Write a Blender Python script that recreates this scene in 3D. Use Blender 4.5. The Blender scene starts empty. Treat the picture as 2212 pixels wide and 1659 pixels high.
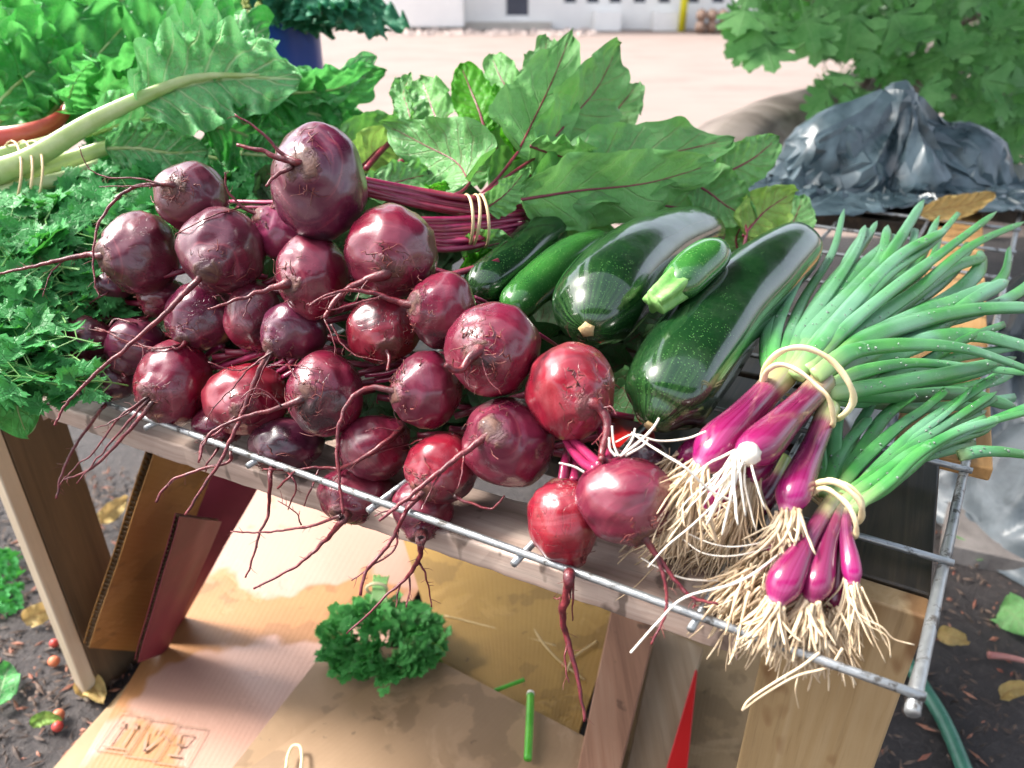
import bpy, math, random
from math import sin, cos, pi, radians, sqrt, atan2, exp
from mathutils import Vector, Matrix, noise, Quaternion

# ------------------------------------------------------------------ camera, world, sun, exposure
scene = bpy.context.scene
COL = scene.collection
PITCH = radians(28.5); F = 1628.0; CX, CY = 1106.0, 829.5
RACK = 0.75
CAM = Vector((0, 0, RACK + 0.48))
RIGHT = Vector((1, 0, 0)); FWD = Vector((0, cos(PITCH), -sin(PITCH))); UP = Vector((0, sin(PITCH), cos(PITCH)))
cd = bpy.data.cameras.new('camera'); cam = bpy.data.objects.new('camera', cd); COL.objects.link(cam)
cam.location = CAM; cam.rotation_euler = (pi / 2 - PITCH, 0, 0)
cd.lens = 26.5; cd.sensor_width = 36; cd.clip_start = 0.02; cd.clip_end = 500
cd.dof.use_dof = True; cd.dof.focus_distance = 0.80; cd.dof.aperture_fstop = 4.5
scene.camera = cam

w = bpy.data.worlds.new('World'); scene.world = w; w.use_nodes = True
nt = w.node_tree; nt.nodes.clear()
SUN_EL, SUN_AZ = radians(50), radians(-76)      # azimuth from +Y towards +X
sky = nt.nodes.new('ShaderNodeTexSky'); sky.sky_type = 'NISHITA'; sky.sun_disc = False
sky.sun_elevation = SUN_EL; sky.sun_rotation = SUN_AZ; sky.air_density = 1.0; sky.dust_density = 4.0; sky.ozone_density = 1.0
bg = nt.nodes.new('ShaderNodeBackground'); bg.inputs['Strength'].default_value = 0.135
wo = nt.nodes.new('ShaderNodeOutputWorld')
hsv = nt.nodes.new('ShaderNodeHueSaturation'); hsv.inputs['Saturation'].default_value = 0.5; nt.links.new(sky.outputs[0], hsv.inputs['Color']); nt.links.new(hsv.outputs[0], bg.inputs[0]); nt.links.new(bg.outputs[0], wo.inputs[0])
sd = bpy.data.lights.new('sun', 'SUN'); sun = bpy.data.objects.new('sun', sd); COL.objects.link(sun)
sd.energy = 2.5; sd.angle = radians(16); sd.color = (1.0, 0.95, 0.88)
sdir = Vector((sin(SUN_AZ) * cos(SUN_EL), cos(SUN_AZ) * cos(SUN_EL), sin(SUN_EL)))
sun.rotation_euler = sdir.to_track_quat('Z', 'Y').to_euler()
scene.view_settings.view_transform = 'Standard'; scene.view_settings.look = 'None'
scene.view_settings.exposure = 1.8; scene.view_settings.gamma = 1
scene.cycles.max_bounces = 6; scene.cycles.transparent_max_bounces = 6; scene.cycles.caustics_reflective = False; scene.cycles.caustics_refractive = False

# ------------------------------------------------------------------ helpers
def Q(x, y, d): return CAM + d * (FWD + (x - CX) / F * RIGHT + (CY - y) / F * UP)
def QZ(x, y, z):
    r = FWD + (x - CX) / F * RIGHT + (CY - y) / F * UP
    return CAM + r * ((z - CAM.z) / r.z)
def proj(p):
    v = p - CAM; d = v.dot(FWD); return CX + v.dot(RIGHT) / d * F, CY - v.dot(UP) / d * F, d
def lerp(a, b, t): return a + (b - a) * t
def sstep(a, b, x):
    t = max(0, min(1, (x - a) / (b - a))); return t * t * (3 - 2 * t)
def tagit(o, label=None, cat=None, group=None, kind=None):
    if label: o['label'] = label
    if cat: o['category'] = cat
    if group: o['group'] = group
    if kind: o['kind'] = kind
    return o
def thing(name, label, cat, loc, group=None):
    o = bpy.data.objects.new(name, None); COL.objects.link(o); o.location = loc; o.empty_display_size = 0.02
    return tagit(o, label, cat, group)

class MB:
    def __init__(s): s.v = []; s.f = []; s.uv = []
    def add(s, vs, fs, uvs=None):
        n = len(s.v); s.v += [tuple(p) for p in vs]; s.f += [tuple(i + n for i in f) for f in fs]
        s.uv += (uvs if uvs else [(0.5, 0.5)] * len(vs))
    def build(s, name, mat, parent=None, smooth=True, origin=None):
        org = Vector(origin) if origin is not None else (parent.location.copy() if parent is not None and parent.parent is None else None)
        if parent is not None and parent.parent is not None: org = parent['_o']; org = Vector(org)
        me = bpy.data.meshes.new(name)
        vs = s.v if org is None else [(a - org.x, b - org.y, c - org.z) for a, b, c in s.v]
        me.from_pydata(vs, [], s.f)
        ul = me.uv_layers.new(name='UVMap')
        vi = [0] * len(me.loops); me.loops.foreach_get('vertex_index', vi)
        flat = []
        for i in vi: flat += s.uv[i]
        ul.data.foreach_set('uv', flat)
        if smooth: me.polygons.foreach_set('use_smooth', [True] * len(me.polygons))
        me.materials.append(mat); me.update()
        o = bpy.data.objects.new(name, me); COL.objects.link(o)
        if parent is not None: o.parent = parent
        elif org is not None: o.location = org
        return o
def sub(mb, name, mat, part, root, smooth=True):
    """sub-part: child of a part whose mesh is stored relative to root.location"""
    me_o = mb.build(name, mat, root, smooth); me_o.parent = part; return me_o

def catmull(pts, n):
    P = [Vector(p) for p in pts]
    if len(P) == 2: return [P[0].lerp(P[1], i / n) for i in range(n + 1)]
    P = [P[0] * 2 - P[1]] + P + [P[-1] * 2 - P[-2]]
    segs = len(P) - 3; out = []
    for i in range(n + 1):
        t = i / n * segs; k = min(int(t), segs - 1); t -= k
        a, b, c, d = P[k:k + 4]
        out.append(0.5 * ((2 * b) + (c - a) * t + (2 * a - 5 * b + 4 * c - d) * t * t + (3 * b - a - 3 * c + d) * t ** 3))
    return out
def frames(pts, n0=None):
    T = []
    for i in range(len(pts)):
        a = pts[max(0, i - 1)]; b = pts[min(len(pts) - 1, i + 1)]; t = (b - a)
        T.append(t.normalized() if t.length > 1e-9 else Vector((0, 0, 1)))
    n = Vector(n0) if n0 is not None else Vector((0.13, 0.21, 0.97))
    N = []
    for t in T:
        n = n - t * n.dot(t)
        if n.length < 1e-5: n = t.orthogonal()
        n.normalize(); N.append(n.copy())
    return T, N
def tube(mb, pts, rad, sides=8, n0=None, flat=1.0, cap=True, mod=None):
    T, N = frames(pts, n0); vs = []; uv = []; fs = []; m = len(pts)
    for i, p in enumerate(pts):
        r = rad(i / (m - 1)) if callable(rad) else rad[i]
        B = T[i].cross(N[i])
        for k in range(sides):
            a = 2 * pi * k / sides; rr = r * (mod(i / (m - 1), a) if mod else 1)
            vs.append(p + B * (cos(a) * rr) + N[i] * (sin(a) * rr * flat)); uv.append((i / (m - 1), k / sides))
    for i in range(m - 1):
        for k in range(sides):
            k2 = (k + 1) % sides
            fs.append((i * sides + k, i * sides + k2, (i + 1) * sides + k2, (i + 1) * sides + k))
    if cap:
        fs.append(tuple(range(sides - 1, -1, -1))); fs.append(tuple((m - 1) * sides + k for k in range(sides)))
    mb.add(vs, fs, uv)
def box(mb, o, ax, ay, az):
    """box from corner o with edge vectors"""
    o = Vector(o); vs = [o, o + ax, o + ax + ay, o + ay]; vs += [v + az for v in vs]
    fs = [(3, 2, 1, 0), (4, 5, 6, 7), (0, 1, 5, 4), (1, 2, 6, 5), (2, 3, 7, 6), (3, 0, 4, 7)]
    uv = [(0, 0), (1, 0), (1, 1), (0, 1)] * 2
    mb.add(vs, fs, uv)
def bevel(o, w=0.002, seg=2):
    m = o.modifiers.new('bevel', 'BEVEL'); m.width = w; m.segments = seg; m.limit_method = 'ANGLE'; return o
def rvec(r): return Vector((r.uniform(-1, 1), r.uniform(-1, 1), r.uniform(-1, 1)))

# ------------------------------------------------------------------ node DSL
class M:
    def __init__(s, name):
        s.m = bpy.data.materials.new(name); s.m.use_nodes = True; s.t = s.m.node_tree; s.n = s.t.nodes; s.n.clear()
        s.out = s.n.new('ShaderNodeOutputMaterial'); s.p = s.n.new('ShaderNodeBsdfPrincipled')
        s.t.links.new(s.p.outputs[0], s.out.inputs[0])
        s.tc = s.n.new('ShaderNodeTexCoord'); s.oi = s.n.new('ShaderNodeObjectInfo')
    def set(s, node, k, v):
        if v is None: return
        if hasattr(v, 'is_output') or isinstance(v, bpy.types.NodeSocket): s.t.links.new(v, node.inputs[k])
        else:
            i = node.inputs[k]
            try:
                if hasattr(i.default_value, '__len__') and not hasattr(v, '__len__'): v = (v,) * len(i.default_value)
                if hasattr(i.default_value, '__len__') and len(i.default_value) == 4 and len(v) == 3: v = (*v, 1)
                i.default_value = v
            except Exception: i.default_value = v
    def P(s, **k):
        mp = dict(base='Base Color', rough='Roughness', metal='Metallic', spec='Specular IOR Level', coat='Coat Weight', coatr='Coat Roughness', normal='Normal', alpha='Alpha', trans='Transmission Weight', sheen='Sheen Weight', sss='Subsurface Weight', ior='IOR', emis='Emission Color', emiss='Emission Strength')
        for a, v in k.items(): s.set(s.p, mp[a], v)
        return s
    def vec(s, kind='Object', scale=(1, 1, 1), off=None):
        v = s.tc.outputs[kind]; mp = s.n.new('ShaderNodeMapping'); s.t.links.new(v, mp.inputs[0]); mp.inputs['Scale'].default_value = scale
        if off:
            c = s.n.new('ShaderNodeCombineXYZ'); a = s.math('MULTIPLY', s.oi.outputs['Random'], off)
            for i in range(3): s.t.links.new(a, c.inputs[i])
            s.t.links.new(c.outputs[0], mp.inputs[1])
        return mp.outputs[0]
    def noise(s, sc, vec=None, det=4, rough=0.55, dist=0):
        n = s.n.new('ShaderNodeTexNoise'); s.set(n, 'Scale', sc); s.set(n, 'Detail', det); s.set(n, 'Roughness', rough); s.set(n, 'Distortion', dist)
        s.t.links.new(vec if vec is not None else s.tc.outputs['Object'], n.inputs['Vector']); return n.outputs[0]
    def vor(s, sc, vec=None, feat='F1', out=0, rnd=1):
        n = s.n.new('ShaderNodeTexVoronoi'); n.feature = feat; s.set(n, 'Scale', sc); s.set(n, 'Randomness', rnd)
        s.t.links.new(vec if vec is not None else s.tc.outputs['Object'], n.inputs['Vector']); return n.outputs[out]
    def math(s, op, a, b=0.5, c=None):
        n = s.n.new('ShaderNodeMath'); n.operation = op; s.set(n, 0, a); s.set(n, 1, b)
        if c is not None: s.set(n, 2, c)
        return n.outputs[0]
    def rng(s, v, a, b, c=0, d=1):
        n = s.n.new('ShaderNodeMapRange'); s.set(n, 0, v); s.set(n, 1, a); s.set(n, 2, b); s.set(n, 3, c); s.set(n, 4, d); return n.outputs[0]
    def mix(s, f, a, b, mode='MIX'):
        n = s.n.new('ShaderNodeMix'); n.data_type = 'RGBA'; n.blend_type = mode
        s.set(n, 0, f); s.set(n, 6, a); s.set(n, 7, b); return n.outputs[2]
    def ramp(s, f, stops):
        n = s.n.new('ShaderNodeValToRGB'); e = n.color_ramp.elements
        while len(e) < len(stops): e.new(0.5)
        for i, (p, c) in enumerate(stops): e[i].position = p; e[i].color = (*c, 1)
        s.t.links.new(f, n.inputs[0]); return n.outputs[0]
    def bump(s, h, st=0.3, dist=0.002, nrm=None):
        n = s.n.new('ShaderNodeBump'); s.set(n, 'Strength', st); s.set(n, 'Distance', dist); s.t.links.new(h, n.inputs['Height'])
        if nrm is not None: s.t.links.new(nrm, n.inputs['Normal'])
        return n.outputs[0]
    def sep(s, v):
        n = s.n.new('ShaderNodeSeparateXYZ'); s.t.links.new(v, n.inputs[0]); return n.outputs
    def translucent(s, col, f):
        tr = s.n.new('ShaderNodeBsdfTranslucent'); s.set(tr, 0, col); mx = s.n.new('ShaderNodeMixShader'); s.set(mx, 0, f)
        s.t.links.new(s.p.outputs[0], mx.inputs[1]); s.t.links.new(tr.outputs[0], mx.inputs[2]); s.t.links.new(mx.outputs[0], s.out.inputs[0])
        return s

def m_beet():
    a = M('beet_skin'); v = a.vec(off=7.0); n1 = a.noise(22, v, 5); n2 = a.noise(60, v, 6, .65, .6); n3 = a.noise(9, v, 3)
    z = a.sep(a.tc.outputs['Object'])[2]
    hue = a.oi.outputs['Color']
    base = a.mix(a.rng(n3, .35, .70), hue, a.mix(.45, hue, (.085, .018, .050)))
    base = a.mix(a.rng(n1, .52, .80, 0, .35), base, (.30, .07, .10))
    vl = a.vec(off=5.0, scale=(1, 1, .45))
    lines = a.noise(30, vl, 2, .5, 3.0)
    ln = a.rng(a.math('ABSOLUTE', a.math('SUBTRACT', lines, .5)), 0, .016, 1, 0)
    patch = a.rng(a.noise(14, v, 2), .50, .60)
    ln = a.math('MULTIPLY', ln, patch)
    base = a.mix(a.math('MULTIPLY', ln, .45), base, (.10, .035, .025))
    # corky patches round the root end (+z of the beet) and the crown
    gz = a.sep(a.tc.outputs['Generated'])[2]; mr = a.math('ADD', a.rng(gz, .84, 1.0, 0, 1.15), a.rng(gz, .10, .0, 0, 1.1))
    mk = a.rng(a.math('ADD', a.math('MULTIPLY', mr, .62), a.math('MULTIPLY', n2, .75)), .86, 1.02)
    base = a.mix(a.math('MULTIPLY', mk, .85), base, a.mix(a.rng(n2, .4, .7), (.028, .012, .010), (.16, .075, .04)))
    scab = a.math('MULTIPLY', a.rng(a.noise(11, a.vec(off=23.0), 2, .4, .3), .625, .67), a.rng(n2, .3, .55)); base = a.mix(a.math('MULTIPLY', scab, .85), base, (.018, .010, .014))
    dust = a.rng(a.noise(26, a.vec(off=31.0), 5, .7), .50, .72, 0, .16); base = a.mix(dust, base, (.24, .12, .12))
    pit = a.rng(a.vor(30, v), .0, .09, 1, 0)
    base = a.mix(a.math('MULTIPLY', pit, .35), base, (.05, .02, .02))
    h = a.math('ADD', a.math('MULTIPLY', n2, a.rng(mk, 0, 1, .12, 1.5)), a.math('MULTIPLY', ln, -.25))
    h = a.math('SUBTRACT', h, a.math('MULTIPLY', pit, .4)); gr_ = a.noise(1.0, a.vec('Object', (900, 900, 900)), 2)
    bandn = a.noise(1.0, a.vec('Object', (12, 12, 210)), 4, .6, .4); base = a.mix(a.rng(bandn, .55, .70, 0, .30), base, (.42, .10, .12)); base = a.mix(a.rng(bandn, .45, .32, 0, .30), base, (.05, .01, .02))
    h = a.math('ADD', h, a.math('ADD', a.math('MULTIPLY', gr_, .10), a.math('MULTIPLY', bandn, .12)))
    a.P(base=base, rough=a.math('ADD', a.rng(n1, .3, .7, .22, .36), a.math('MULTIPLY', mk, .35)), spec=.55, coat=a.rng(mk, 0, 1, .6, 0), coatr=a.rng(n2, .35, .65, .10, .24), normal=a.bump(h, .75, .0020)); return a.m
def m_root():
    a = M('beet_root'); n = a.noise(90, None, 5, .7); 
    base = a.ramp(n, [(.25, (.035, .006, .009)), (.5, (.125, .008, .018)), (.72, (.24, .035, .035))])
    u = a.sep(a.tc.outputs['UV'])[0]; base = a.mix(a.rng(a.math('ADD', u, a.math('MULTIPLY', n, .12)), .07, .20, .85, 0), base, (.030, .014, .012))
    a.P(base=base, rough=.38, coat=.25, coatr=.2, normal=a.bump(a.noise(350, None, 4, .7), .7, .0015)); return a.m
def m_simple(name, c1, c2, sc=30, rough=.5, bump=.2, bd=.001, coat=0, det=5, spec=.5, **k):
    a = M(name); n = a.noise(sc, None, det, .6)
    a.P(base=a.mix(a.rng(n, .35, .65), c1, c2), rough=rough, coat=coat, spec=spec, normal=a.bump(a.noise(sc * 3, None, 4), bump, bd), **k); return a.m
def m_leaf(name, g1, g2, vein, nv=9, vw=.05, slope=1.1, trans=.3, tcol=None, rough=.42, veinmix=.8, hole=0, bd=.0022, bub=0, svw=.085):
    a = M(name); uv = a.sep(a.tc.outputs['UV']); n = a.noise(14, None, 4); n2 = a.noise(90, None, 4)
    av = a.math('ABSOLUTE', a.math('SUBTRACT', a.math('MULTIPLY', uv[1], 2), 1))
    avn = a.math('ADD', av, a.math('MULTIPLY', a.math('SUBTRACT', n, .5), .25))
    u = a.math('SUBTRACT', uv[0], a.math('MULTIPLY', a.math('POWER', av, .8), .17 * slope))
    side = a.math('GREATER_THAN', uv[1], .5)
    fr = a.math('FRACT', a.math('ADD', a.math('MULTIPLY', u, nv), a.math('ADD', a.math('MULTIPLY', side, .37), a.math('MULTIPLY', n, .8))))
    dv = a.math('ABSOLUTE', a.math('SUBTRACT', fr, .5))
    sv = a.rng(dv, .0, a.rng(av, 0, 1, svw, svw * .3), 1, 0)
    mid = a.rng(av, vw * .5, vw, 1, 0)
    net = a.rng(a.vor(95, None, 'DISTANCE_TO_EDGE'), 0, .10, .35, 0)
    vm = a.math('MAXIMUM', a.math('MULTIPLY', a.math('MAXIMUM', sv, net), a.rng(av, .75, 1, 1, .25)), mid)
    g = a.mix(a.rng(n, .3, .7), g1, g2); g = a.mix(a.rng(n2, .35, .75, 0, .35), g, tuple(min(1, c * 1.8) for c in g2))
    g = a.mix(a.oi.outputs['Random'], g, a.mix(.5, g, g1))
    base = a.mix(a.math('MULTIPLY', vm, veinmix), g, vein)
    h = a.math('SUBTRACT', a.math('MULTIPLY', n2, .5), vm)
    if bub: h = a.math('ADD', h, a.math('MULTIPLY', a.rng(a.vor(bub, None, 'SMOOTH_F1'), 0, .6, 1, 0), 2.2))
    a.P(base=base, rough=a.rng(n2, .3, .7, rough - .08, rough + .12), spec=.3, normal=a.bump(h, .65, bd))
    a.translucent(a.mix(.8, base, tcol or tuple(c * 2.2 for c in g2)), trans); return a.m
def m_zuc(name, d, l, speck):
    a = M(name); v = a.vec(off=3.0); uv = a.tc.outputs['UV']; n = a.noise(12, v, 4); s = a.sep(uv)
    mp = a.vec('UV', (3.0, 26, 1)); st = a.noise(1.0, mp, 5, .7, .4)
    base = a.mix(a.rng(n, .35, .7), d, l)
    base = a.mix(a.rng(st, .52, .75, 0, .55), base, l)
    sp = a.math('MULTIPLY', a.rng(a.vor(300, v), .10, .30, 1, 0), a.rng(a.noise(30, v, 3), .38, .60, .35, 1))
    base = a.mix(a.math('MULTIPLY', sp, .55), base, speck); dst = a.rng(a.noise(16, v, 6, .75), .50, .70, 0, .05); base = a.mix(dst, base, (.25, .30, .22))
    endm = a.rng(s[0], .0, .26, 1, 0)
    stp = a.noise(1.0, a.vec('UV', (2.0, 55, 1)), 3, .6)
    base = a.mix(a.math('MULTIPLY', endm, a.rng(stp, .42, .68, 0, .6)), base, (.07, .18, .045))
    a.P(base=base, rough=a.rng(a.noise(40, v, 4), .35, .65, .14, .26), spec=.45, coat=.8, coatr=.08, normal=a.bump(a.math('ADD', a.noise(55, v, 4), a.math('MULTIPLY', n, 1.4)), .14, .0014)); return a.m
def m_onionleaf():
    a = M('onion_leaf'); u, vv, _ = a.sep(a.tc.outputs['UV'])
    st = a.noise(1.0, a.vec('UV', (2.5, 60, 1)), 3, .6); n = a.noise(25, None, 4); big = a.noise(7, None, 2)
    g = a.mix(a.rng(n, .35, .65), (.04, .24, .055), (.09, .38, .08)); g = a.mix(a.rng(big, .42, .60, 0, .8), g, (.20, .42, .29))
    g = a.mix(a.math('MULTIPLY', a.rng(st, .45, .7), .4), g, (.15, .36, .16))
    g = a.mix(a.math('MULTIPLY', a.oi.outputs['Random'], .5), g, (.03, .17, .025))
    base = a.mix(a.rng(u, .02, .22, .85, 0), g, (.36, .50, .20))
    wl = a.rng(a.noise(70, None, 5, .7), .60, .72, 0, .5)
    base = a.mix(wl, base, (.35, .52, .38))
    a.P(base=base, rough=a.rng(n, .3, .7, .28, .45), coat=.15, spec=.5, normal=a.bump(a.math('ADD', a.math('MULTIPLY', st, .6), a.noise(60, None, 4)), .4, .0012))
    a.translucent((.12, .40, .08), .12); return a.m
def m_bulb():
    a = M('onion_bulb'); u, vv, _ = a.sep(a.tc.outputs['UV']); st = a.noise(1.0, a.vec('UV', (.8, 42, 1)), 3, .6); n = a.noise(30, None, 4)
    un = a.math('ADD', u, a.math('MULTIPLY', a.math('SUBTRACT', st, .5), .10))
    c = a.ramp(un, [(0.0, (.75, .62, .52)), (.05, (.62, .30, .42)), (.14, (.34, .010, .15)), (.42, (.22, .005, .075)), (.68, (.07, .004, .03)), (.80, (.22, .05, .09)), (.86, (.45, .48, .22)), (1, (.28, .46, .12))])
    c = a.mix(a.rng(st, .45, .68, 0, .5), c, a.mix(.55, c, (.55, .10, .36)))
    c = a.mix(a.math('MULTIPLY', a.oi.outputs['Random'], .8), c, a.mix(.75, c, (.15, .005, .04)))
    pap = a.rng(a.noise(1.0, a.vec('UV', (3, 9, 1)), 4, .6, .5), .60, .63, 0, .45); c = a.mix(pap, c, (.30, .12, .16))
    a.P(base=c, rough=a.rng(n, .3, .7, .16, .3), spec=.6, coat=.5, coatr=.06, normal=a.bump(a.math('ADD', a.math('MULTIPLY', st, 1), a.math('MULTIPLY', n, .5)), .3, .001)); return a.m
def m_wood(name, c1, c2, c3, axis=2, stain=None, sc=1.0, rough=.6):
    a = M(name); s = [34 * sc] * 3; s[axis] = 1.6 * sc; v = a.vec(scale=tuple(s), off=11.0)
    n = a.noise(1.0, v, 6, .62, .5); f = a.noise(4.0, v, 5, .7); b = a.noise(5, None, 4)
    c = a.ramp(n, [(.3, c1), (.5, c2), (.68, c3)]); c = a.mix(a.rng(f, .55, .72, 0, .35), c, tuple(x * .45 for x in c1))
    if stain:
        sm = a.rng(a.noise(stain[0], a.vec(scale=(1, 1, .5)), 3, .5), stain[1], stain[1] + .035); c = a.mix(a.math('MULTIPLY', sm, stain[3]), c, stain[2])
    c = a.mix(a.rng(b, .4, .7, 0, .3), c, tuple(x * .6 for x in c2))
    a.P(base=c, rough=rough, normal=a.bump(a.math('ADD', n, a.math('MULTIPLY', f, .6)), .5, .0015)); return a.m
def m_card(name, c, dark, wet=0, wetc=None, fl=(1, 0, 0), rough=.65):
    a = M(name); n = a.noise(5, None, 5, .6); f = a.noise(60, None, 4); blot = a.noise(9, a.vec(off=3.0), 4, .5)
    base = a.mix(a.rng(n, .35, .7), c, dark)
    uvv = a.sep(a.tc.outputs['UV'])
    rid = a.math('SINE', a.math('MULTIPLY', uvv[0], 260))
    base = a.mix(a.math('MULTIPLY', a.rng(rid, -1, 1, 0, 1), .08), base, dark)
    bm = a.rng(blot, .56, .585); base = a.mix(a.math('MULTIPLY', bm, .5), base, tuple(x * .6 for x in dark))
    torn = a.rng(a.noise(7, a.vec(off=17.0), 4, .65, .4), .59, .64); fib = a.rng(a.math('SINE', a.math('MULTIPLY', uvv[0], 900)), -1, 1)
    base = a.mix(a.math('MULTIPLY', torn, .5), base, a.mix(fib, tuple(x * .75 for x in c), tuple(min(1, x * 1.45 + .03) for x in c)))
    tiny = a.rng(a.noise(38, None, 3), .68, .72); base = a.mix(a.math('MULTIPLY', tiny, .5), base, tuple(x * .3 for x in dark))
    r = rough; coat = 0
    if wet:
        wm = a.rng(a.noise(3.2, a.vec(off=9.0), 4, .5), .47, .50)
        base = a.mix(wm, base, wetc); r = a.rng(wm, 0, 1, rough, .32); coat = a.math('MULTIPLY', wm, .25)
    h = a.math('ADD', a.math('ADD', n, a.math('MULTIPLY', f, .15)), a.math('SUBTRACT', a.math('MULTIPLY', rid, .05), a.math('MULTIPLY', torn, .35)))
    a.P(base=base, rough=r, coat=coat, coatr=.15, normal=a.bump(h, .35, .004)); return a.m

BEET = m_beet(); ROOT = m_root(); HAIR = m_simple('beet_hair', (.035, .010, .010), (.26, .06, .05), 160, .5, .2, .0006)
BSTEM = m_simple('beet_stem', (.22, .008, .06), (.36, .03, .10), 30, .3, .3, .0008, .4)
BSTEM_DK = m_simple('beet_stem_dark', (.16, .01, .035), (.26, .03, .06), 30, .35, .3, .0008, .2)
BLEAF = m_leaf('beet_leaf', (.10, .29, .09), (.19, .42, .15), (.34, .22, .17), 7, .02, 1.3, .28, (.16, .46, .06), .36, .5)
BLEAF_UN = m_leaf('beet_leaf_pale', (.14, .38, .10), (.21, .48, .16), (.38, .38, .24), 7, .02, 1.3, .25, (.2, .45, .12), .4, .35)
BLEAF_BR = m_leaf('beet_leaf_bright', (.06, .30, .02), (.10, .38, .03), (.20, .20, .05), 6, .03, 1.3, .4, (.15, .6, .03), .4, .4)
BLEAF_YE = m_leaf('beet_leaf_yellowish', (.22, .40, .07), (.30, .48, .12), (.34, .10, .08), 6, .03, 1.3, .3, (.3, .55, .1), .4, .5)
CHARD = m_leaf('chard_leaf', (.06, .28, .08), (.12, .42, .13), (.52, .66, .40), 6, .07, 1.4, .28, (.06, .40, .05), .30, .7, bd=.006, bub=34, svw=.11)
CHARD_LT = m_leaf('chard_leaf_pale', (.13, .43, .15), (.21, .54, .22), (.68, .78, .46), 7, .08, 1.4, .25, (.15, .45, .15), .36, .85, bd=.006, bub=30, svw=.13)
CHARD_BR = m_leaf('chard_leaf_bright', (.06, .34, .08), (.12, .47, .13), (.25, .45, .15), 6, .05, 1.4, .4, (.12, .46, .10), .33, .5, bd=.006, bub=34)
CSTEM = m_simple('chard_stem', (.32, .44, .13), (.52, .60, .30), 18, .35, .25, .0012, .2)
CRED = m_simple('red_chard_stem', (.42, .035, .03), (.52, .09, .05), 18, .35, .25, .0012, .2)
PARS = m_leaf('parsley_leaf', (.045, .24, .06), (.085, .38, .11), (.07, .28, .08), 5, .03, 1, .25, (.08, .40, .04), .42, .3)
PSTEM = m_simple('parsley_stem', (.10, .28, .06), (.18, .38, .10), 30, .4, .2)
KALE = m_leaf('kale_leaf', (.02, .15, .085), (.05, .24, .13), (.12, .28, .18), 5, .04, 1, .15, (.04, .25, .08), .45, .4)
FIG = m_leaf('fig_leaf', (.05, .20, .055), (.26, .54, .20), (.25, .45, .20), 5, .03, 1, .35, (.12, .48, .06), .45, .4)
Z_DK = m_zuc('zucchini_dark', (.003, .020, .006), (.007, .042, .010), (.10, .25, .07))
Z_MD = m_zuc('zucchini_mid', (.018, .10, .02), (.04, .18, .03), (.20, .42, .12))
ZSTEM = m_simple('zucchini_stem', (.10, .32, .06), (.26, .50, .15), 50, .5, .5, .002)
CORK = m_simple('cork_scar', (.42, .28, .12), (.58, .42, .22), 120, .8, .6, .0015)
OLEAF = m_onionleaf(); BULB = m_bulb()
OROOT = m_simple('onion_root', (.50, .36, .22), (.74, .61, .43), 40, .55, .2, .0008, spec=.4)
OROOTW = m_simple('onion_root_white', (.78, .72, .62), (.85, .80, .70), 40, .5, .2, .0008)
BAND = m_simple('rubber_band', (.62, .44, .24), (.72, .56, .34), 40, .5, .2, .0005)
BANDW = m_simple('pale_rubber_band', (.70, .58, .32), (.80, .70, .46), 40, .45, .2, .0005)
def m_metal():
    a = M('galvanised_wire'); n = a.noise(60, None, 5, .65); r = a.noise(150, None, 4)
    rust = a.rng(n, .54, .62)
    a.P(base=a.mix(rust, (.36, .38, .39), (.07, .065, .06)), metal=a.rng(rust, 0, 1, .75, .2), rough=a.rng(r, .3, .7, .30, .5), normal=a.bump(a.math('ADD', n, r), .5, .0012)); return a.m
WIRE = m_metal()
OLDWOOD = m_wood('weathered_wood', (.20, .135, .10), (.46, .34, .28), (.62, .51, .43), 0, (22, .60, (.05, .03, .02), .7))
PINE = m_wood('pale_pine', (.28, .175, .075), (.37, .25, .12), (.43, .31, .17), 2, (11, .555, (.16, .065, .018), .75))
DKWOOD = m_wood('dark_wet_wood', (.012, .010, .008), (.035, .028, .020), (.09, .065, .04), 1, None, 1, .35)
ORWOOD = m_wood('orange_pine', (.36, .19, .06), (.48, .27, .10), (.55, .34, .15), 1)
LEGDK = m_wood('brown_leg_wood', (.05, .032, .018), (.10, .065, .035), (.15, .095, .05), 2, None, .6)
LEGLT = m_wood('sawn_edge_wood', (.44, .35, .24), (.60, .49, .35), (.68, .58, .44), 2, None, .8)
C_PINK = m_card('wet_cardboard', (.36, .17, .065), (.30, .135, .05), 1, (.42, .25, .19), rough=.45)
C_MUST = m_card('mustard_cardboard', (.37, .22, .05), (.30, .17, .038), rough=.5)
C_BRN = m_card('brown_cardboard', (.30, .19, .105), (.235, .145, .075), rough=.6)
C_OCH = m_card('ochre_cardboard', (.34, .17, .045), (.26, .125, .03), rough=.6)
C_TAN = m_card('tan_cardboard', (.34, .235, .125), (.27, .18, .09), rough=.6)
C_MAR = m_simple('maroon_print', (.10, .004, .014), (.16, .008, .026), 8, .6, .15, .003)
C_EDGE = m_simple('corrugated_paper', (.30, .21, .13), (.42, .31, .20), 60, .85, .3)
C_RED = m_simple('red_plastic', (.45, .008, .008), (.5, .012, .012), 10, .4, .1)

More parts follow.
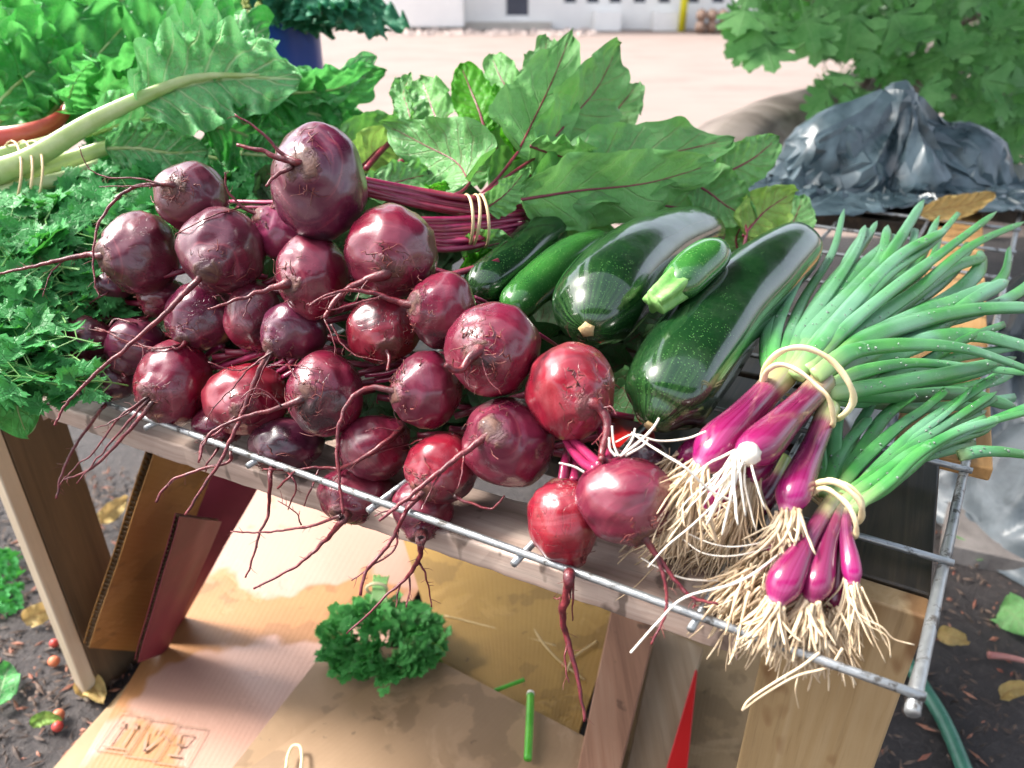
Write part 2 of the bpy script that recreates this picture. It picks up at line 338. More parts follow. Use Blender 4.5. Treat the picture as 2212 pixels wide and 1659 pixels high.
# ------------------------------------------------------------------ rack frame axes
O_ = QZ(1980, 1500, RACK); A_ = QZ(115, 830, RACK)
UL = (A_ - O_).length; U = (A_ - O_).normalized()          # along the front wire, to the left
VV = (QZ(2205, 455, RACK) - O_); VL = VV.length; V = VV.normalized()
Z = Vector((0, 0, 1))
print('rack', UL, VL, 'angle', math.degrees(U.angle(V)), 'du', UL / 6.15, 'dv', VL / 9)
def UVZ(u, v, z): return O_ + U * u + V * v + Z * (z - RACK)
def on_v(q, v0):
    """point of the ray through q on the vertical plane v = v0"""
    n = U.cross(Z); r = FWD + (q[0] - CX) / F * RIGHT + (CY - q[1]) / F * UP
    p0 = UVZ(0, v0, RACK); return CAM + r * ((p0 - CAM).dot(n) / r.dot(n))
WR = .0037
def build_rack():
    t = thing('wire_rack', 'galvanised steel wire rack lying flat under the beetroots, zucchini and spring onions', 'rack', O_)
    du = UL / 6.12; dv = VL / 9
    b = MB(); tube(b, catmull([UVZ(-.006, -.0, RACK), UVZ(UL, -.0, RACK)], 20), lambda s: WR * 1.05, 10, mod=lambda s, a: 1 + .05 * noise.noise(Vector((s * 90, a, 0))))
    b.build('front_wire', WIRE, t)
    b = MB(); tube(b, catmull([UVZ(0, -.012, RACK - .0075), UVZ(0, VL, RACK - .0075)], 60), lambda s: WR * 1.35 * (1.12 if s < .12 else 1), 10, mod=lambda s, a: 1 + (.22 if s < .14 else .08) * noise.noise(Vector((s * 60, cos(a) * 1.5, sin(a) * 1.5))))
    b.build('side_wire', WIRE, t)
    for i in range(1, 10):
        b = MB(); tube(b, catmull([UVZ(-.007, dv * i, RACK), UVZ(UL, dv * i, RACK)], 12), lambda s: WR, 8); b.build('cross_wire', WIRE, t)
    for j in range(1, 7):
        b = MB(); e = -.010
        tube(b, catmull([UVZ(du * j, e, RACK - .008), UVZ(du * j, VL, RACK - .008)], 14), lambda s: WR, 10); b.build('cross_wire', WIRE, t)
build_rack()

# ------------------------------------------------------------------ wooden stand
def plank(name, mat, label, cat, o, ax, ay, az, group=None, bw=.003):
    b = MB(); box(b, o, ax, ay, az); c = Vector(o) + (ax + ay + az) / 2
    ob = b.build(name, mat, None, False, origin=c); bevel(ob, bw); tagit(ob, label, cat, group); return ob
# front rail: long weathered board below the front wire
uR = (on_v((1595, 1380), 0) - O_).dot(U)
def aligned_plank(name, mat, label, cat, u0, u1, v0, v1, z0, z1, bw=.003, group=None, parent=None):
    b = MB(); box(b, Vector((0, -(v1 - v0) / 2, -(z1 - z0) / 2)) - Vector(((u1 - u0) / 2, 0, 0)), Vector((u1 - u0, 0, 0)), Vector((0, v1 - v0, 0)), Vector((0, 0, z1 - z0)))
    ob = b.build(name, mat, None, False)
    ob.rotation_euler = (0, 0, atan2(U.y, U.x)); ob.location = UVZ((u0 + u1) / 2, (v0 + v1) / 2, (z0 + z1) / 2)
    bevel(ob, bw, 3)
    if label: tagit(ob, label, cat, group)
    return ob
# V is on the -90 side of U in this frame: mirror handled by symmetric boxes
def front_rail():
    a = on_v((1590, 1418), .022) + Z * .031; b_ = on_v((96, 902), .022) + Z * .031; L = (b_ - a).length; X = (b_ - a).normalized(); Y = Vector((-X.y, X.x, 0)).normalized()
    if Y.dot(V) < 0: Y = -Y
    N = X.cross(Y); N = N if N.z > 0 else -N
    mb = MB(); nx = 60
    sec = [(0, 0), (0, -.031), (.085, -.031), (.085, 0)]
    vs = []; fs = []
    for i in range(nx + 1):
        for k, (y, z) in enumerate(sec):
            j = .0012 * noise.noise(Vector((i * .7, k * 3, 1)))
            vs.append(Vector((i / nx * L - L / 2, y + j - .0425, z + j + .0155)))
    for i in range(nx): fs += [(i * 4 + k, i * 4 + (k + 1) % 4, i * 4 + 4 + (k + 1) % 4, i * 4 + 4 + k) for k in range(4)]
    fs += [(0, 1, 2, 3), (nx * 4 + 3, nx * 4 + 2, nx * 4 + 1, nx * 4)]
    mb.add(vs, fs); o = mb.build('front_rail', OLDWOOD, None, False)
    m = Matrix((X, Y, N)).transposed().to_4x4(); m.translation = (a + b_) / 2 + Y * .0425 - N * .0155; o.matrix_world = m
    bm_ = bevel(o, .003, 3); tagit(o, 'weathered grey-pink wooden rail running just below the front wire of the rack', 'rail')
front_rail()
aligned_plank('side_plank', DKWOOD, 'black wet plank under the right edge of the rack, behind the pale board leg', 'plank', .014, .16, .142, .395, RACK - .04, RACK - .016)
aligned_plank('side_plank', ORWOOD, 'orange pine plank under the far right corner of the rack beside the spring onion tips', 'plank', .022, .125, .40, VL - .01, RACK - .034, RACK - .016)
aligned_plank('back_rail', DKWOOD, 'dark wooden rail under the far edge of the rack in front of the plastic bag', 'rail', .135, UL, VL - .17, VL - .02, RACK - .05, RACK - .016)
pR = on_v((2012, 1215), .118); pL = on_v((1618, 1430), .118)
uA = (pR - O_).dot(U); uB = (pL - O_).dot(U)
leg = aligned_plank('board_leg', PINE, 'wide pale pine board leg with brown drip stains at the right front of the stand', 'leg board', uA, uB, .110, .138, 0.0, RACK - .0165, .003)
for k_, (v0_, v1_) in enumerate(((.20, .36), (.375, .53), (.545, .70), (.715, .87))):  # planks added beneath the rack to darken the gaps between the vegetables
    aligned_plank('gap_darkening_plank', DKWOOD, ['first', 'second', 'third', 'fourth'][k_] + ' dark plank added under the rack to blacken the gaps, counting from the front', 'plank', .175, UL - .05, v0_, v1_, RACK - .06, RACK - .036, group='dark planks added under the rack')
def sky_blocker():  # unseen overhead panels added to block sky light and narrow the highlights
    t = thing('added_sky_blocker', 'unseen dark green canvas panels on thin steel posts, added to block sky over the stall', 'sky_blocker', (0, 1.8, 0))
    cv = m_simple('sky_blocker_canvas', (.045, .06, .05), (.06, .08, .06), 6, .9, .1)
    for x0, x1, ya, yb in ((-.30, 3.0, 1.2, 4.2), (-1.0, -.58, 1.2, 4.2), (-2.6, 3.0, -1.9, -.55)):
        b = MB(); n = 24; vs = []; fs = []
        for zo in (0, .012):
            for i in range(n + 1):
                for j in range(9): vs.append((lerp(x0, x1, j / 8), lerp(ya, yb, i / n), 2.3 + zo - .05 * sin(pi * i / n) * sin(pi * j / 8)))
        for i in range(n):
            for j in range(8):
                q = i * 9 + j; fs.append((q, q + 9, q + 10, q + 1)); q += (n + 1) * 9; fs.append((q, q + 1, q + 10, q + 9))
        b.add(vs, fs); b.build('canvas', cv, t)
    for x in (-2.98, 2.98):
        for y in (-1.9, 4.2):
            b = MB(); tube(b, [Vector((x, y, .002)), Vector((x, y, 1.2)), Vector((x, y, 2.34))], lambda s: .018, 10); b.build('post', WIRE, t)
    for y in (-1.9, -.54, 1.2, 4.2):
        b = MB(); tube(b, [Vector((-2.98, y, 2.335)), Vector((0, y, 2.335)), Vector((2.98, y, 2.335))], lambda s: .014, 8); b.build('beam', WIRE, t)
sky_blocker()
# left leg: dark broad face and pale sawn edge
lt = thing('stand_leg', 'dark brown wooden stand leg with a pale rough sawn edge at the left', 'leg board', QZ(225, 1500, 0))
g0 = QZ(222, 1500, 0); gdir = (QZ(330, 1405, 0) - g0); gdir.z = 0; gdir.normalize(); gn = Vector((gdir.y, -gdir.x, 0))
if gn.y > 0: gn = -gn
b = MB(); box(b, g0 + Z * .001, gdir * .10, -gn * .035 * 0 + Vector((-gn.x, -gn.y, 0)) * .026, Z * (RACK - .072)); bevel(b.build('broad_board', LEGDK, lt, False), .002)
b = MB(); 
box(b, g0 - gdir * .0275 + Z * .001, gdir * .026, Vector((-gn.x, -gn.y, 0)) * .026, Z * (RACK - .072)); bevel(b.build('pale_edge', LEGLT, lt, False), .003)

# ------------------------------------------------------------------ ground, yard, house
def m_yard():
    a = M('pale_yard'); n = a.noise(1.2, None, 6, .65); f = a.noise(14, None, 5, .7)
    a.P(base=a.mix(a.rng(n, .3, .7), a.mix(a.rng(a.noise(.35, a.vec(scale=(1, 5, 1)), 4), .4, .6), (.17, .125, .107), (.215, .163, .142)), (.24, .185, .16)), rough=.9, normal=a.bump(f, .4, .01)); return a.m
def m_soil():
    a = M('dark_soil'); n = a.noise(3, None, 6, .65); f = a.noise(45, None, 6, .75); v = a.vor(70)
    c = a.mix(a.rng(n, .35, .65), (.030, .024, .024), (.055, .047, .046)); c = a.mix(a.rng(f, .5, .72, 0, .6), c, (.13, .11, .10))
    c = a.mix(a.rng(v, .0, .16, .4, 0), c, (.16, .075, .05))
    a.P(base=c, rough=a.rng(n, .4, .6, .55, .85), normal=a.bump(a.math('ADD', f, n), .9, .02)); return a.m
def m_dirt():
    a = M('pale_dirt'); n = a.noise(8, None, 6, .7, .8); f = a.noise(60, None, 5, .7)
    a.P(base=a.ramp(n, [(.3, (.11, .075, .055)), (.5, (.24, .17, .13)), (.7, (.36, .28, .22))]), rough=.85, normal=a.bump(a.math('ADD', n, f), .8, .015)); return a.m
def sheet(name, mat, pts, z, kind='structure'):
    b = MB(); b.add([(x, y, z) for x, y in pts], [tuple(range(len(pts)))]); o = b.build(name, mat, None, False); tagit(o, kind=kind); return o
sheet('ground', m_yard(), [(-120, -20), (120, -20), (120, 200), (-120, 200)], -.008)
def bumpy(name, mat, x0, x1, y0, y1, z, nx, ny, amp):
    b = MB(); vs = []; uv = []
    for j in range(ny + 1):
        for i in range(nx + 1):
            x = lerp(x0, x1, i / nx); y = lerp(y0, y1, j / ny); e = min(i, nx - i, j, ny - j) > 0
            vs.append((x, y, z + (amp * noise.fractal(Vector((x * 4, y * 4, z)), 1, 2, 4) if e else 0))); uv.append((i / nx, j / ny))
    fs = [(j * (nx + 1) + i, j * (nx + 1) + i + 1, (j + 1) * (nx + 1) + i + 1, (j + 1) * (nx + 1) + i) for j in range(ny) for i in range(nx)]
    b.add(vs, fs, uv); o = b.build(name, mat); tagit(o, kind='structure'); return o
bumpy('soil_bed', m_soil(), -3.2, 3.6, -1.0, 3.9, .004, 110, 80, .008)
bumpy('dirt_patch', m_dirt(), -.95, -.3, 1.1, 2.2, .016, 30, 40, .004)

WHITE = m_simple('white_wall', (.78, .77, .75), (.84, .83, .80), 2, .8, .1)
GLASS = m_simple('dark_glass', (.04, .05, .07), (.06, .07, .10), 2, .2, .02)
FRAME = m_simple('white_frame', (.72, .72, .70), (.8, .8, .78), 5, .6, .05)
def house():
    y0 = QZ(1200, 64, 0).y; hx = lambda q, yy=y0: (q - CX) / F * (yy * cos(PITCH) + CAM.z * sin(PITCH))
    t = thing('house', 'long white single-storey house with a dark door and small windows across the yard', 'house', (hx(1250), y0, 0))
    X0, X1 = hx(830), hx(1660); H = 3.2
    ops = [(hx(1090), hx(1145), .27, 2.3)] + [(hx(c - 16), hx(c + 17), .56, 1.6) for c in (1230, 1278, 1326, 1378, 1430, 1492, 1545)]
    xs = sorted(set([X0, X1] + [o[0] for o in ops] + [o[1] for o in ops])); b = MB()
    for xa, xb in zip(xs, xs[1:]):
        op = next((o for o in ops if abs(o[0] - xa) < 1e-6), None)
        spans = [(0, H)] if op is None else [(0, op[2]), (op[3], H)]
        for za, zb in spans:
            if zb - za > .01: box(b, (xa, y0, za), Vector((xb - xa, 0, 0)), Vector((0, .25, 0)), Vector((0, 0, zb - za)))
    b.build('wall', WHITE, t, False)
    b = MB(); box(b, (hx(845), y0 - .7, .1), Vector((hx(1005) - hx(845), 0, 0)), Vector((0, .69, 0)), Vector((0, 0, H - .3))); b.build('porch', WHITE, t, False)
    b = MB(); box(b, (X0 - .4, y0 - .9, H + .003), Vector((X1 - X0 + .8, 0, 0)), Vector((0, 5, 0)), Vector((0, 0, .18))); b.build('roof', m_simple('roof_metal', (.3, .3, .32), (.36, .36, .37), 3), t, False)
    for i, (xa, xb, za, zb) in enumerate(ops):
        b = MB(); box(b, (xa, y0 + .12, za), Vector((xb - xa, 0, 0)), Vector((0, .03, 0)), Vector((0, 0, zb - za))); 
        p = b.build('door' if i == 0 else 'window', GLASS, t, False)
        b = MB(); 
        for (x, z, sx, sz) in ((xa, za, .05, zb - za), (xb - .05, za, .05, zb - za), (xa + .05, zb - .05, xb - xa - .1, .05), (xa + .05, za, xb - xa - .1, .05)):
            box(b, (x, y0 + .05, z), Vector((sx, 0, 0)), Vector((0, .06, 0)), Vector((0, 0, sz)))
        sub(b, 'frame', FRAME, p, t, False)
    b = MB(); box(b, (hx(1005), y0 - .25, 0.0), Vector((hx(1190) - hx(1005), 0, 0)), Vector((0, .24, 0)), Vector((0, 0, .18))); b.build('step', m_simple('step_stone', (.4, .36, .32), (.5, .46, .4), 4), t, False)
    for c0, c1 in ((1280, 1335), (1405, 1455)):
        b = MB(); box(b, (hx(c0), y0 - .5, 0), Vector((hx(c1) - hx(c0), 0, 0)), Vector((0, .49, 0)), Vector((0, 0, .42))); b.build('plinth_block', WHITE, t, False)
    return y0, hx
HY, hx = house()
# rubble strip along the house
r = random.Random(4); b = MB()
for i in range(160):
    x = hx(r.uniform(860, 1270)); y = HY - r.uniform(.75, 2.2); s = r.uniform(.04, .14)
    c = Vector((x, y, s * .3)); vs = [c + Vector((cos(k * 2 * pi / 5) * s * r.uniform(.7, 1.2), sin(k * 2 * pi / 5) * s, -s * .3)) for k in range(5)] + [c + Vector((0, 0, s * .5))]
    b.add(vs, [(k, (k + 1) % 5, 5) for k in range(5)])
tagit(b.build('rubble', m_simple('rubble_stone', (.30, .24, .22), (.44, .36, .32), 6, .9), None, False), kind='stuff')
def post(name, label, q, dia, mat, yy, h):
    b = MB(); x = hx(q, yy); tube(b, [Vector((x, yy, z)) for z in (0, h * .5, h)], lambda s: dia, 12)
    b2 = b.build(name, mat, None, True, origin=(x, yy, 0)); tagit(b2, label, 'post')
post('yellow_post', 'bright yellow post standing in front of the white house', 1472, .09, m_simple('yellow_paint', (.75, .68, .02), (.8, .75, .04), 4), HY - .6, 2.2)
post('white_post', 'white post at the edge of the yard beside the fig leaves', 1590, .09, WHITE, HY - 3.0, 2.4)
# logs beside the yellow post
b = MB(); r = random.Random(2)
for i in range(7):
    x = hx(1490 + i % 4 * 22); y = HY - 1.2; z = .14 + (i // 4) * .24
    tube(b, [Vector((x - .1, y - .4, z)), Vector((x, y, z)), Vector((x + .1, y + .5, z))], lambda s: .13, 9)
tagit(b.build('log_pile', m_wood('log_bark', (.10, .06, .04), (.22, .14, .10), (.32, .22, .16), 1), None, True, origin=(hx(1520), HY - 1.2, 0)), 'low brown pile of logs on the yard between the yellow post and the white post', 'log pile')

# ------------------------------------------------------------------ beetroots
PLN = (.928, .0003305, .0000165)
PUR = (.092, .007, .030); BRO = (.100, .014, .028); RED = (.225, .004, .015); CRI = (.155, .004, .022); DRK = (.055, .008, .022); PNK = (.24, .03, .085)
# x, y, rx, ry, root pixel, depth offset, colour, label
B = [
 ('a', 690, 396, 103, 119, (652, 352), -.02, PUR, 'large purple beetroot at the very top of the pile with three stubby roots'),
 ('b', 413, 427, 77, 74, (378, 400), .0, BRO, 'brown-purple beetroot high on the left over the parsley with thin roots trailing left'),
 ('c', 306, 547, 77, 88, (222, 556), .0, BRO, 'egg-shaped brown beetroot leaning on the parsley with one root pointing left'),
 ('d', 481, 542, 92, 93, (452, 582), -.01, BRO, 'round purple-brown beetroot with the longest root running down left across the smaller ones'),
 ('e', 612, 500, 62, 62, (562, 466), .05, PNK, 'pinkish beetroot half hidden behind the large top one'),
 ('f', 677, 598, 78, 92, (622, 612), -.01, CRI, 'glossy crimson beetroot directly below the top one, root pointing left'),
 ('g', 847, 543, 100, 99, (838, 590), .0, CRI, 'large wine-red beetroot right below the bundled stems, with pale curly rootlets on its face'),
 ('h', 957, 671, 73, 85, (892, 660), -.005, CRI, 'red beetroot with a brown scabby crown next to the dark back zucchini'),
 ('i', 1067, 753, 105, 102, (1032, 758), -.02, CRI, 'large red beetroot with scarred lumpy skin beside the mid-green zucchini'),
 ('j', 1233, 845, 97, 106, (1272, 868), -.015, RED, 'smooth bright red beetroot below the blossom end of the thick zucchini'),
 ('k', 826, 712, 79, 73, (838, 758), .02, RED, 'red beetroot in the pile centre under the wine-red one, a root crossing above it'),
 ('l', 548, 684, 60, 75, (600, 760), .03, CRI, 'smooth reddish beetroot just left of the small silvery one'),
 ('m', 636, 713, 68, 64, (590, 752), .0, PUR, 'small beetroot with a silvery shine and black root base in the pile centre'),
 ('n', 436, 683, 76, 72, (400, 735), .03, PUR, 'purple beetroot under the one with the longest root, hairy brown tuft at its side'),
 ('o', 350, 640, 50, 42, (330, 680), .05, CRI, 'reddish beetroot wedged behind between two larger brown ones'),
 ('p', 160, 684, 50, 48, (108, 700), .03, BRO, 'small brown beetroot behind the leftmost one in the parsley'),
 ('q', 178, 736, 63, 56, (118, 746), .0, BRO, 'leftmost small round beetroot with a straight root pointing left out over the parsley'),
 ('r', 295, 746, 62, 60, (262, 800), .02, PUR, 'small purple-white beetroot under the long crossing root at the left'),
 ('s', 248, 822, 48, 44, (205, 850), .015, DRK, 'small dark beetroot at the left end of the front wire'),
 ('t', 378, 828, 80, 92, (318, 858), -.005, CRI, 'kidney-shaped glossy beetroot resting on the left part of the front wire'),
 ('u', 533, 864, 88, 77, (518, 890), .0, RED, 'red beetroot with a root hanging over the wire toward the maroon cardboard'),
 ('v', 703, 850, 83, 93, (652, 862), -.015, CRI, 'round beetroot with peeling pale skin above the middle of the front wire'),
 ('w', 922, 843, 74, 87, (852, 846), -.005, CRI, 'pink-red beetroot whose arched root drops straight down to the wire'),
 ('x', 806, 968, 76, 72, (868, 925), .02, CRI, 'shaded beetroot below the peeling one just behind the front wire'),
 ('y', 956, 1009, 80, 78, (915, 1060), -.005, RED, 'red beetroot right above the front wire, left of the one with a black scar'),
 ('z', 1100, 955, 100, 99, (1068, 932), -.01, CRI, 'large beetroot with a black scar and a thick straight root pointing down left'),
 ('A', 618, 962, 78, 60, (585, 1010), .02, DRK, 'dark beetroot lying low behind the front wire under the peeling one'),
 ('B', 772, 1068, 84, 62, (745, 1118), .0, CRI, 'beetroot sagging below the front wire over the pink cardboard'),
 ('C', 912, 1098, 66, 62, (910, 1160), .01, CRI, 'beetroot hanging beneath the wire with a forked root over the parsley bunch below'),
 ('D', 1218, 1122, 78, 92, (1232, 1218), -.03, RED, 'bright red beetroot at the front with a very long root hanging straight down'),
 ('E', 1348, 1078, 102, 93, (1393, 1160), -.05, CRI, 'broad beetroot at the front right beside the onion roots, with a forked hanging root'),
 ('F', 1395, 995, 52, 48, (1430, 1020), .07, DRK, 'dark beetroot hidden behind the long white onion roots'),
 ('G', 238, 618, 42, 34, (205, 634), .04, DRK, 'small dark hairy beetroot between the egg-shaped one and the parsley'),
 ('H', 474, 916, 58, 46, (480, 955), .02, CRI, 'small beetroot squeezed under the red one against the rail'),
]
# roots: beet key -> list of (points, w0, w1)
RT = {
 'a': [([(655,358),(630,345),(600,325),(575,295),(540,268),(507,247)],13,4), ([(645,353),(600,340),(560,325),(512,312)],16,7), ([(632,358),(604,374),(588,388),(575,403)],12,6)],
 'b': [([(380,402),(345,398),(290,405),(245,435),(215,480),(203,540),(203,600),(213,640)],13,3), ([(350,399),(290,385),(230,383),(190,360),(170,315)],5,2), ([(330,402),(280,402),(215,404)],4,2)],
 'c': [([(235,548),(180,552),(120,565),(60,578),(-15,594)],17,5), ([(140,562),(110,590),(92,640)],4,2)],
 'd': [([(453,578),(420,612),(370,665),(320,710),(270,755),(210,805),(165,850),(135,885),(118,920)],18,5), ([(300,730),(310,760),(300,790)],3,1)],
 'e': [([(560,468),(520,445),(492,412),(485,372)],8,4), ([(520,448),(450,470),(380,506)],4,3)],
 'f': [([(628,610),(580,625),(520,645),(450,668)],20,5), ([(545,640),(532,665),(526,690)],5,2), ([(490,655),(475,640),(460,642)],4,2)],
 'g': [([(838,590),(790,605),(745,630),(715,660),(700,688)],22,9), ([(740,635),(690,648),(662,660)],8,4), ([(800,600),(780,625),(770,650)],4,2)],
 'h': [([(892,660),(850,648),(800,632),(745,627),(700,640),(668,660)],18,4), ([(830,640),(790,650),(720,668),(690,664)],6,3)],
 'i': [([(1035,755),(1012,780),(990,800),(962,790)],26,12), ([(1040,775),(1055,820),(1082,850)],4,2), ([(1020,790),(1010,815),(1015,835)],4,2), ([(1000,800),(1008,830),(1035,838)],4,2)],
 'j': [([(1268,862),(1298,882),(1310,920),(1303,970),(1300,992)],26,15), ([(1298,882),(1320,880),(1332,895)],7,3), ([(1308,930),(1290,950),(1278,960)],6,2), ([(1306,945),(1340,975),(1355,962)],5,2), ([(1300,880),(1290,865),(1305,858)],5,2)],
 'k': [([(838,758),(842,780),(836,800)],12,5), ([(715,700),(735,740),(770,768),(830,780)],6,2), ([(700,690),(720,730),(722,770)],5,2)],
 'l': [([(600,745),(625,790),(640,820)],7,3)],
 'm': [([(592,750),(562,800),(540,850),(520,900),(500,945),(480,990),(440,1050),(400,1112)],17,6), ([(590,760),(545,790),(500,840),(455,890),(445,925)],6,2), ([(585,765),(555,830),(535,880)],4,2), ([(575,790),(640,790),(700,800)],4,2), ([(560,785),(510,800),(450,782)],4,3)],
 'n': [([(410,735),(390,755),(370,748)],12,4), ([(400,740),(350,752),(290,742),(245,728)],7,3)],
 'o': [([(330,682),(300,690)],6,3)],
 'p': [([(112,702),(70,700),(20,712)],7,3)],
 'q': [([(120,745),(70,752),(-15,776)],18,6), ([(205,708),(240,720),(280,745),(340,755)],5,3), ([(190,712),(260,720),(330,738)],4,2), ([(115,760),(90,770),(70,765)],4,2)],
 'r': [([(262,800),(270,815)],8,4), ([(300,700),(250,690),(235,706)],4,3)],
 's': [([(205,848),(150,862),(100,875),(45,870)],8,3), ([(120,870),(80,880),(45,878)],4,2), ([(240,858),(200,910),(165,960),(135,1020),(122,1078)],9,5)],
 't': [([(325,852),(285,888),(240,912),(205,925)],7,2), ([(322,862),(270,920),(215,985),(165,1045)],8,3), ([(332,868),(270,940),(200,1010),(140,1036)],12,4), ([(320,858),(260,900),(205,975),(160,1010),(130,1045)],6,3)],
 'u': [([(518,892),(470,935),(438,955),(430,1000)],7,5), ([(500,975),(490,1000),(430,1015),(370,1040),(335,1085)],8,6), ([(515,895),(530,860),(560,850),(590,862)],4,2)],
 'v': [([(655,862),(600,882),(530,900),(470,925),(440,960),(430,995)],15,5), ([(610,880),(580,850),(545,840),(520,862)],4,3)],
 'w': [([(855,845),(800,838),(760,862),(735,910),(728,960),(732,1030),(741,1110)],15,7), ([(862,930),(820,925),(790,932)],4,2)],
 'x': [([(882,918),(840,950),(790,985),(740,1010),(690,1010),(640,1018),(600,1055)],16,5), ([(790,988),(830,975),(880,960),(912,950)],4,3), ([(690,1012),(675,1050),(655,1095)],6,3), ([(640,1018),(580,1012),(565,1016)],5,3), ([(740,1010),(720,1040),(715,1070)],4,2)],
 'y': [([(920,1060),(880,1100),(850,1160),(815,1205),(790,1235),(778,1285)],13,7), ([(860,1145),(850,1190),(800,1225),(760,1255)],6,3), ([(905,1075),(880,1080),(845,1100),(810,1115)],8,3), ([(980,1070),(1010,1085),(1060,1100),(1090,1070)],9,4)],
 'z': [([(1070,930),(1020,965),(960,1010),(900,1060),(850,1100),(820,1125)],21,7), ([(1000,985),(998,1020),(988,1055)],6,3), ([(960,1010),(930,1060),(915,1090)],6,2)],
 'A': [([(590,1005),(583,1050),(580,1110),(562,1150),(548,1200),(530,1250)],11,4), ([(605,1000),(640,1050),(620,1100)],5,3)],
 'B': [([(748,1115),(700,1170),(640,1222),(548,1272)],15,5), ([(745,1112),(650,1140),(570,1150),(500,1148)],8,3), ([(650,1135),(640,1110),(600,1080)],4,2)],
 'C': [([(911,1158),(905,1205),(880,1245),(830,1290),(750,1370)],17,4), ([(906,1215),(922,1250),(932,1312)],6,3), ([(885,1245),(884,1285),(876,1312)],5,3), ([(865,1262),(858,1290),(857,1312)],5,2)],
 'D': [([(1232,1212),(1226,1270),(1216,1330),(1230,1400),(1250,1470),(1263,1557)],32,6), ([(1238,1240),(1238,1290),(1236,1340)],7,3), ([(1222,1380),(1222,1430),(1228,1475)],5,3), ([(1216,1290),(1205,1292),(1196,1291)],4,2)],
 'E': [([(1390,1158),(1425,1210),(1460,1255),(1500,1292),(1552,1304)],16,6), ([(1418,1200),(1438,1262),(1436,1330),(1405,1392)],11,5), ([(1496,1290),(1500,1305),(1498,1316)],6,4)],
 'F': [], 'G': [([(210,632),(150,634),(100,640),(55,665),(22,700),(0,745),(-10,780)],13,5), ([(235,632),(200,650),(185,668)],5,3)], 'H': [([(485,950),(450,1000),(445,1020)],6,3)],
}
beets = {}
for k, x, y, rx, ry, rp, off, col, lab in B:
    d = 1 / (PLN[0] + PLN[1] * x + PLN[2] * y) + off
    if k in 'BCA':
        for _ in range(3): d = proj(on_v((x, y), d / F * (rx + ry) / 2 * .95 + .006))[2]
    R = d / F * (rx + ry) / 2; beets[k] = (Q(x, y, d), R, d, rx * d / F, ry * d / F)
BS = [(c, max(a, b2)) for c, R, d, a, b2 in beets.values()]
def surf_depth(x, y):
    best = 9
    dr = (FWD + (x - CX) / F * RIGHT + (CY - y) / F * UP); L = dr.length; dn = dr / L
    for c, R in BS:
        oc = CAM - c; bq = oc.dot(dn); disc = bq * bq - (oc.length_squared - R * R)
        if disc > 0: best = min(best, (-bq - sqrt(disc)) / L)
    n = U.cross(Z); p0 = UVZ(0, -.016, RACK); t = (p0 - CAM).dot(n) / dr.dot(n)
    if t > 0 and (CAM + dr * t).z < RACK + .008: best = min(best, t)
    return best
def beet_mesh(seed, R, sub_=5):
    import bmesh
    bm = bmesh.new(); bmesh.ops.create_icosphere(bm, subdivisions=sub_, radius=1); rr = random.Random(seed); o = rvec(rr) * 40
    po = rr.uniform(.10, .20)
    for v in bm.verts:
        p = v.co.copy(); z = p.z; q = Vector((p.x, p.y, 0))
        n1 = noise.noise(p * 1.1 + o); n2 = noise.noise(p * 2.6 + o * 2); n3 = noise.fractal(p * 7 + o, 1, 2, 3)
        rad = 1 + .085 * n1 + .05 * n2 + .008 * n3 - .05 * max(0, noise.noise(p * 1.6 + o * 3) - .25)
        pole = sstep(.76, 1, z); crown = sstep(.80, 1, -z)
        rad += po * pole ** 2 - .02 * pole - .07 * crown + .035 * sstep(.86, .93, -z) * (1 - sstep(.93, .99, -z))
        rad += .012 * sin(z * 26 + n1 * 6) * (sstep(.55, .9, z)) + .02 * n3 * (pole + crown)
        v.co = p * rad * R
    me = bpy.data.meshes.new('body'); bm.to_mesh(me); bm.free()
    me.polygons.foreach_set('use_smooth', [True] * len(me.polygons)); me.materials.append(BEET); return me
def px_path(points, d0, d1, n, w=None):
    """smooth an image path, give it real depth, drape it over the beetroots it passes in front of"""
    P2 = catmull([Vector((x, y, 0)) for x, y in points], n)
    ds = []
    for i, p in enumerate(P2):
        t = i / n; s = surf_depth(p.x, p.y); ds.append(min(lerp(d0, d1, t), s - .004 if s < 8 and i > 0 else 9))
    for _ in range(6):
        ds = [ds[0]] + [min(ds[i], (ds[i - 1] + ds[i] * 2 + ds[i + 1]) / 4 + .0002) for i in range(1, n)] + [ds[-1]]
    return [Q(p.x, p.y, d) for p, d in zip(P2, ds)]
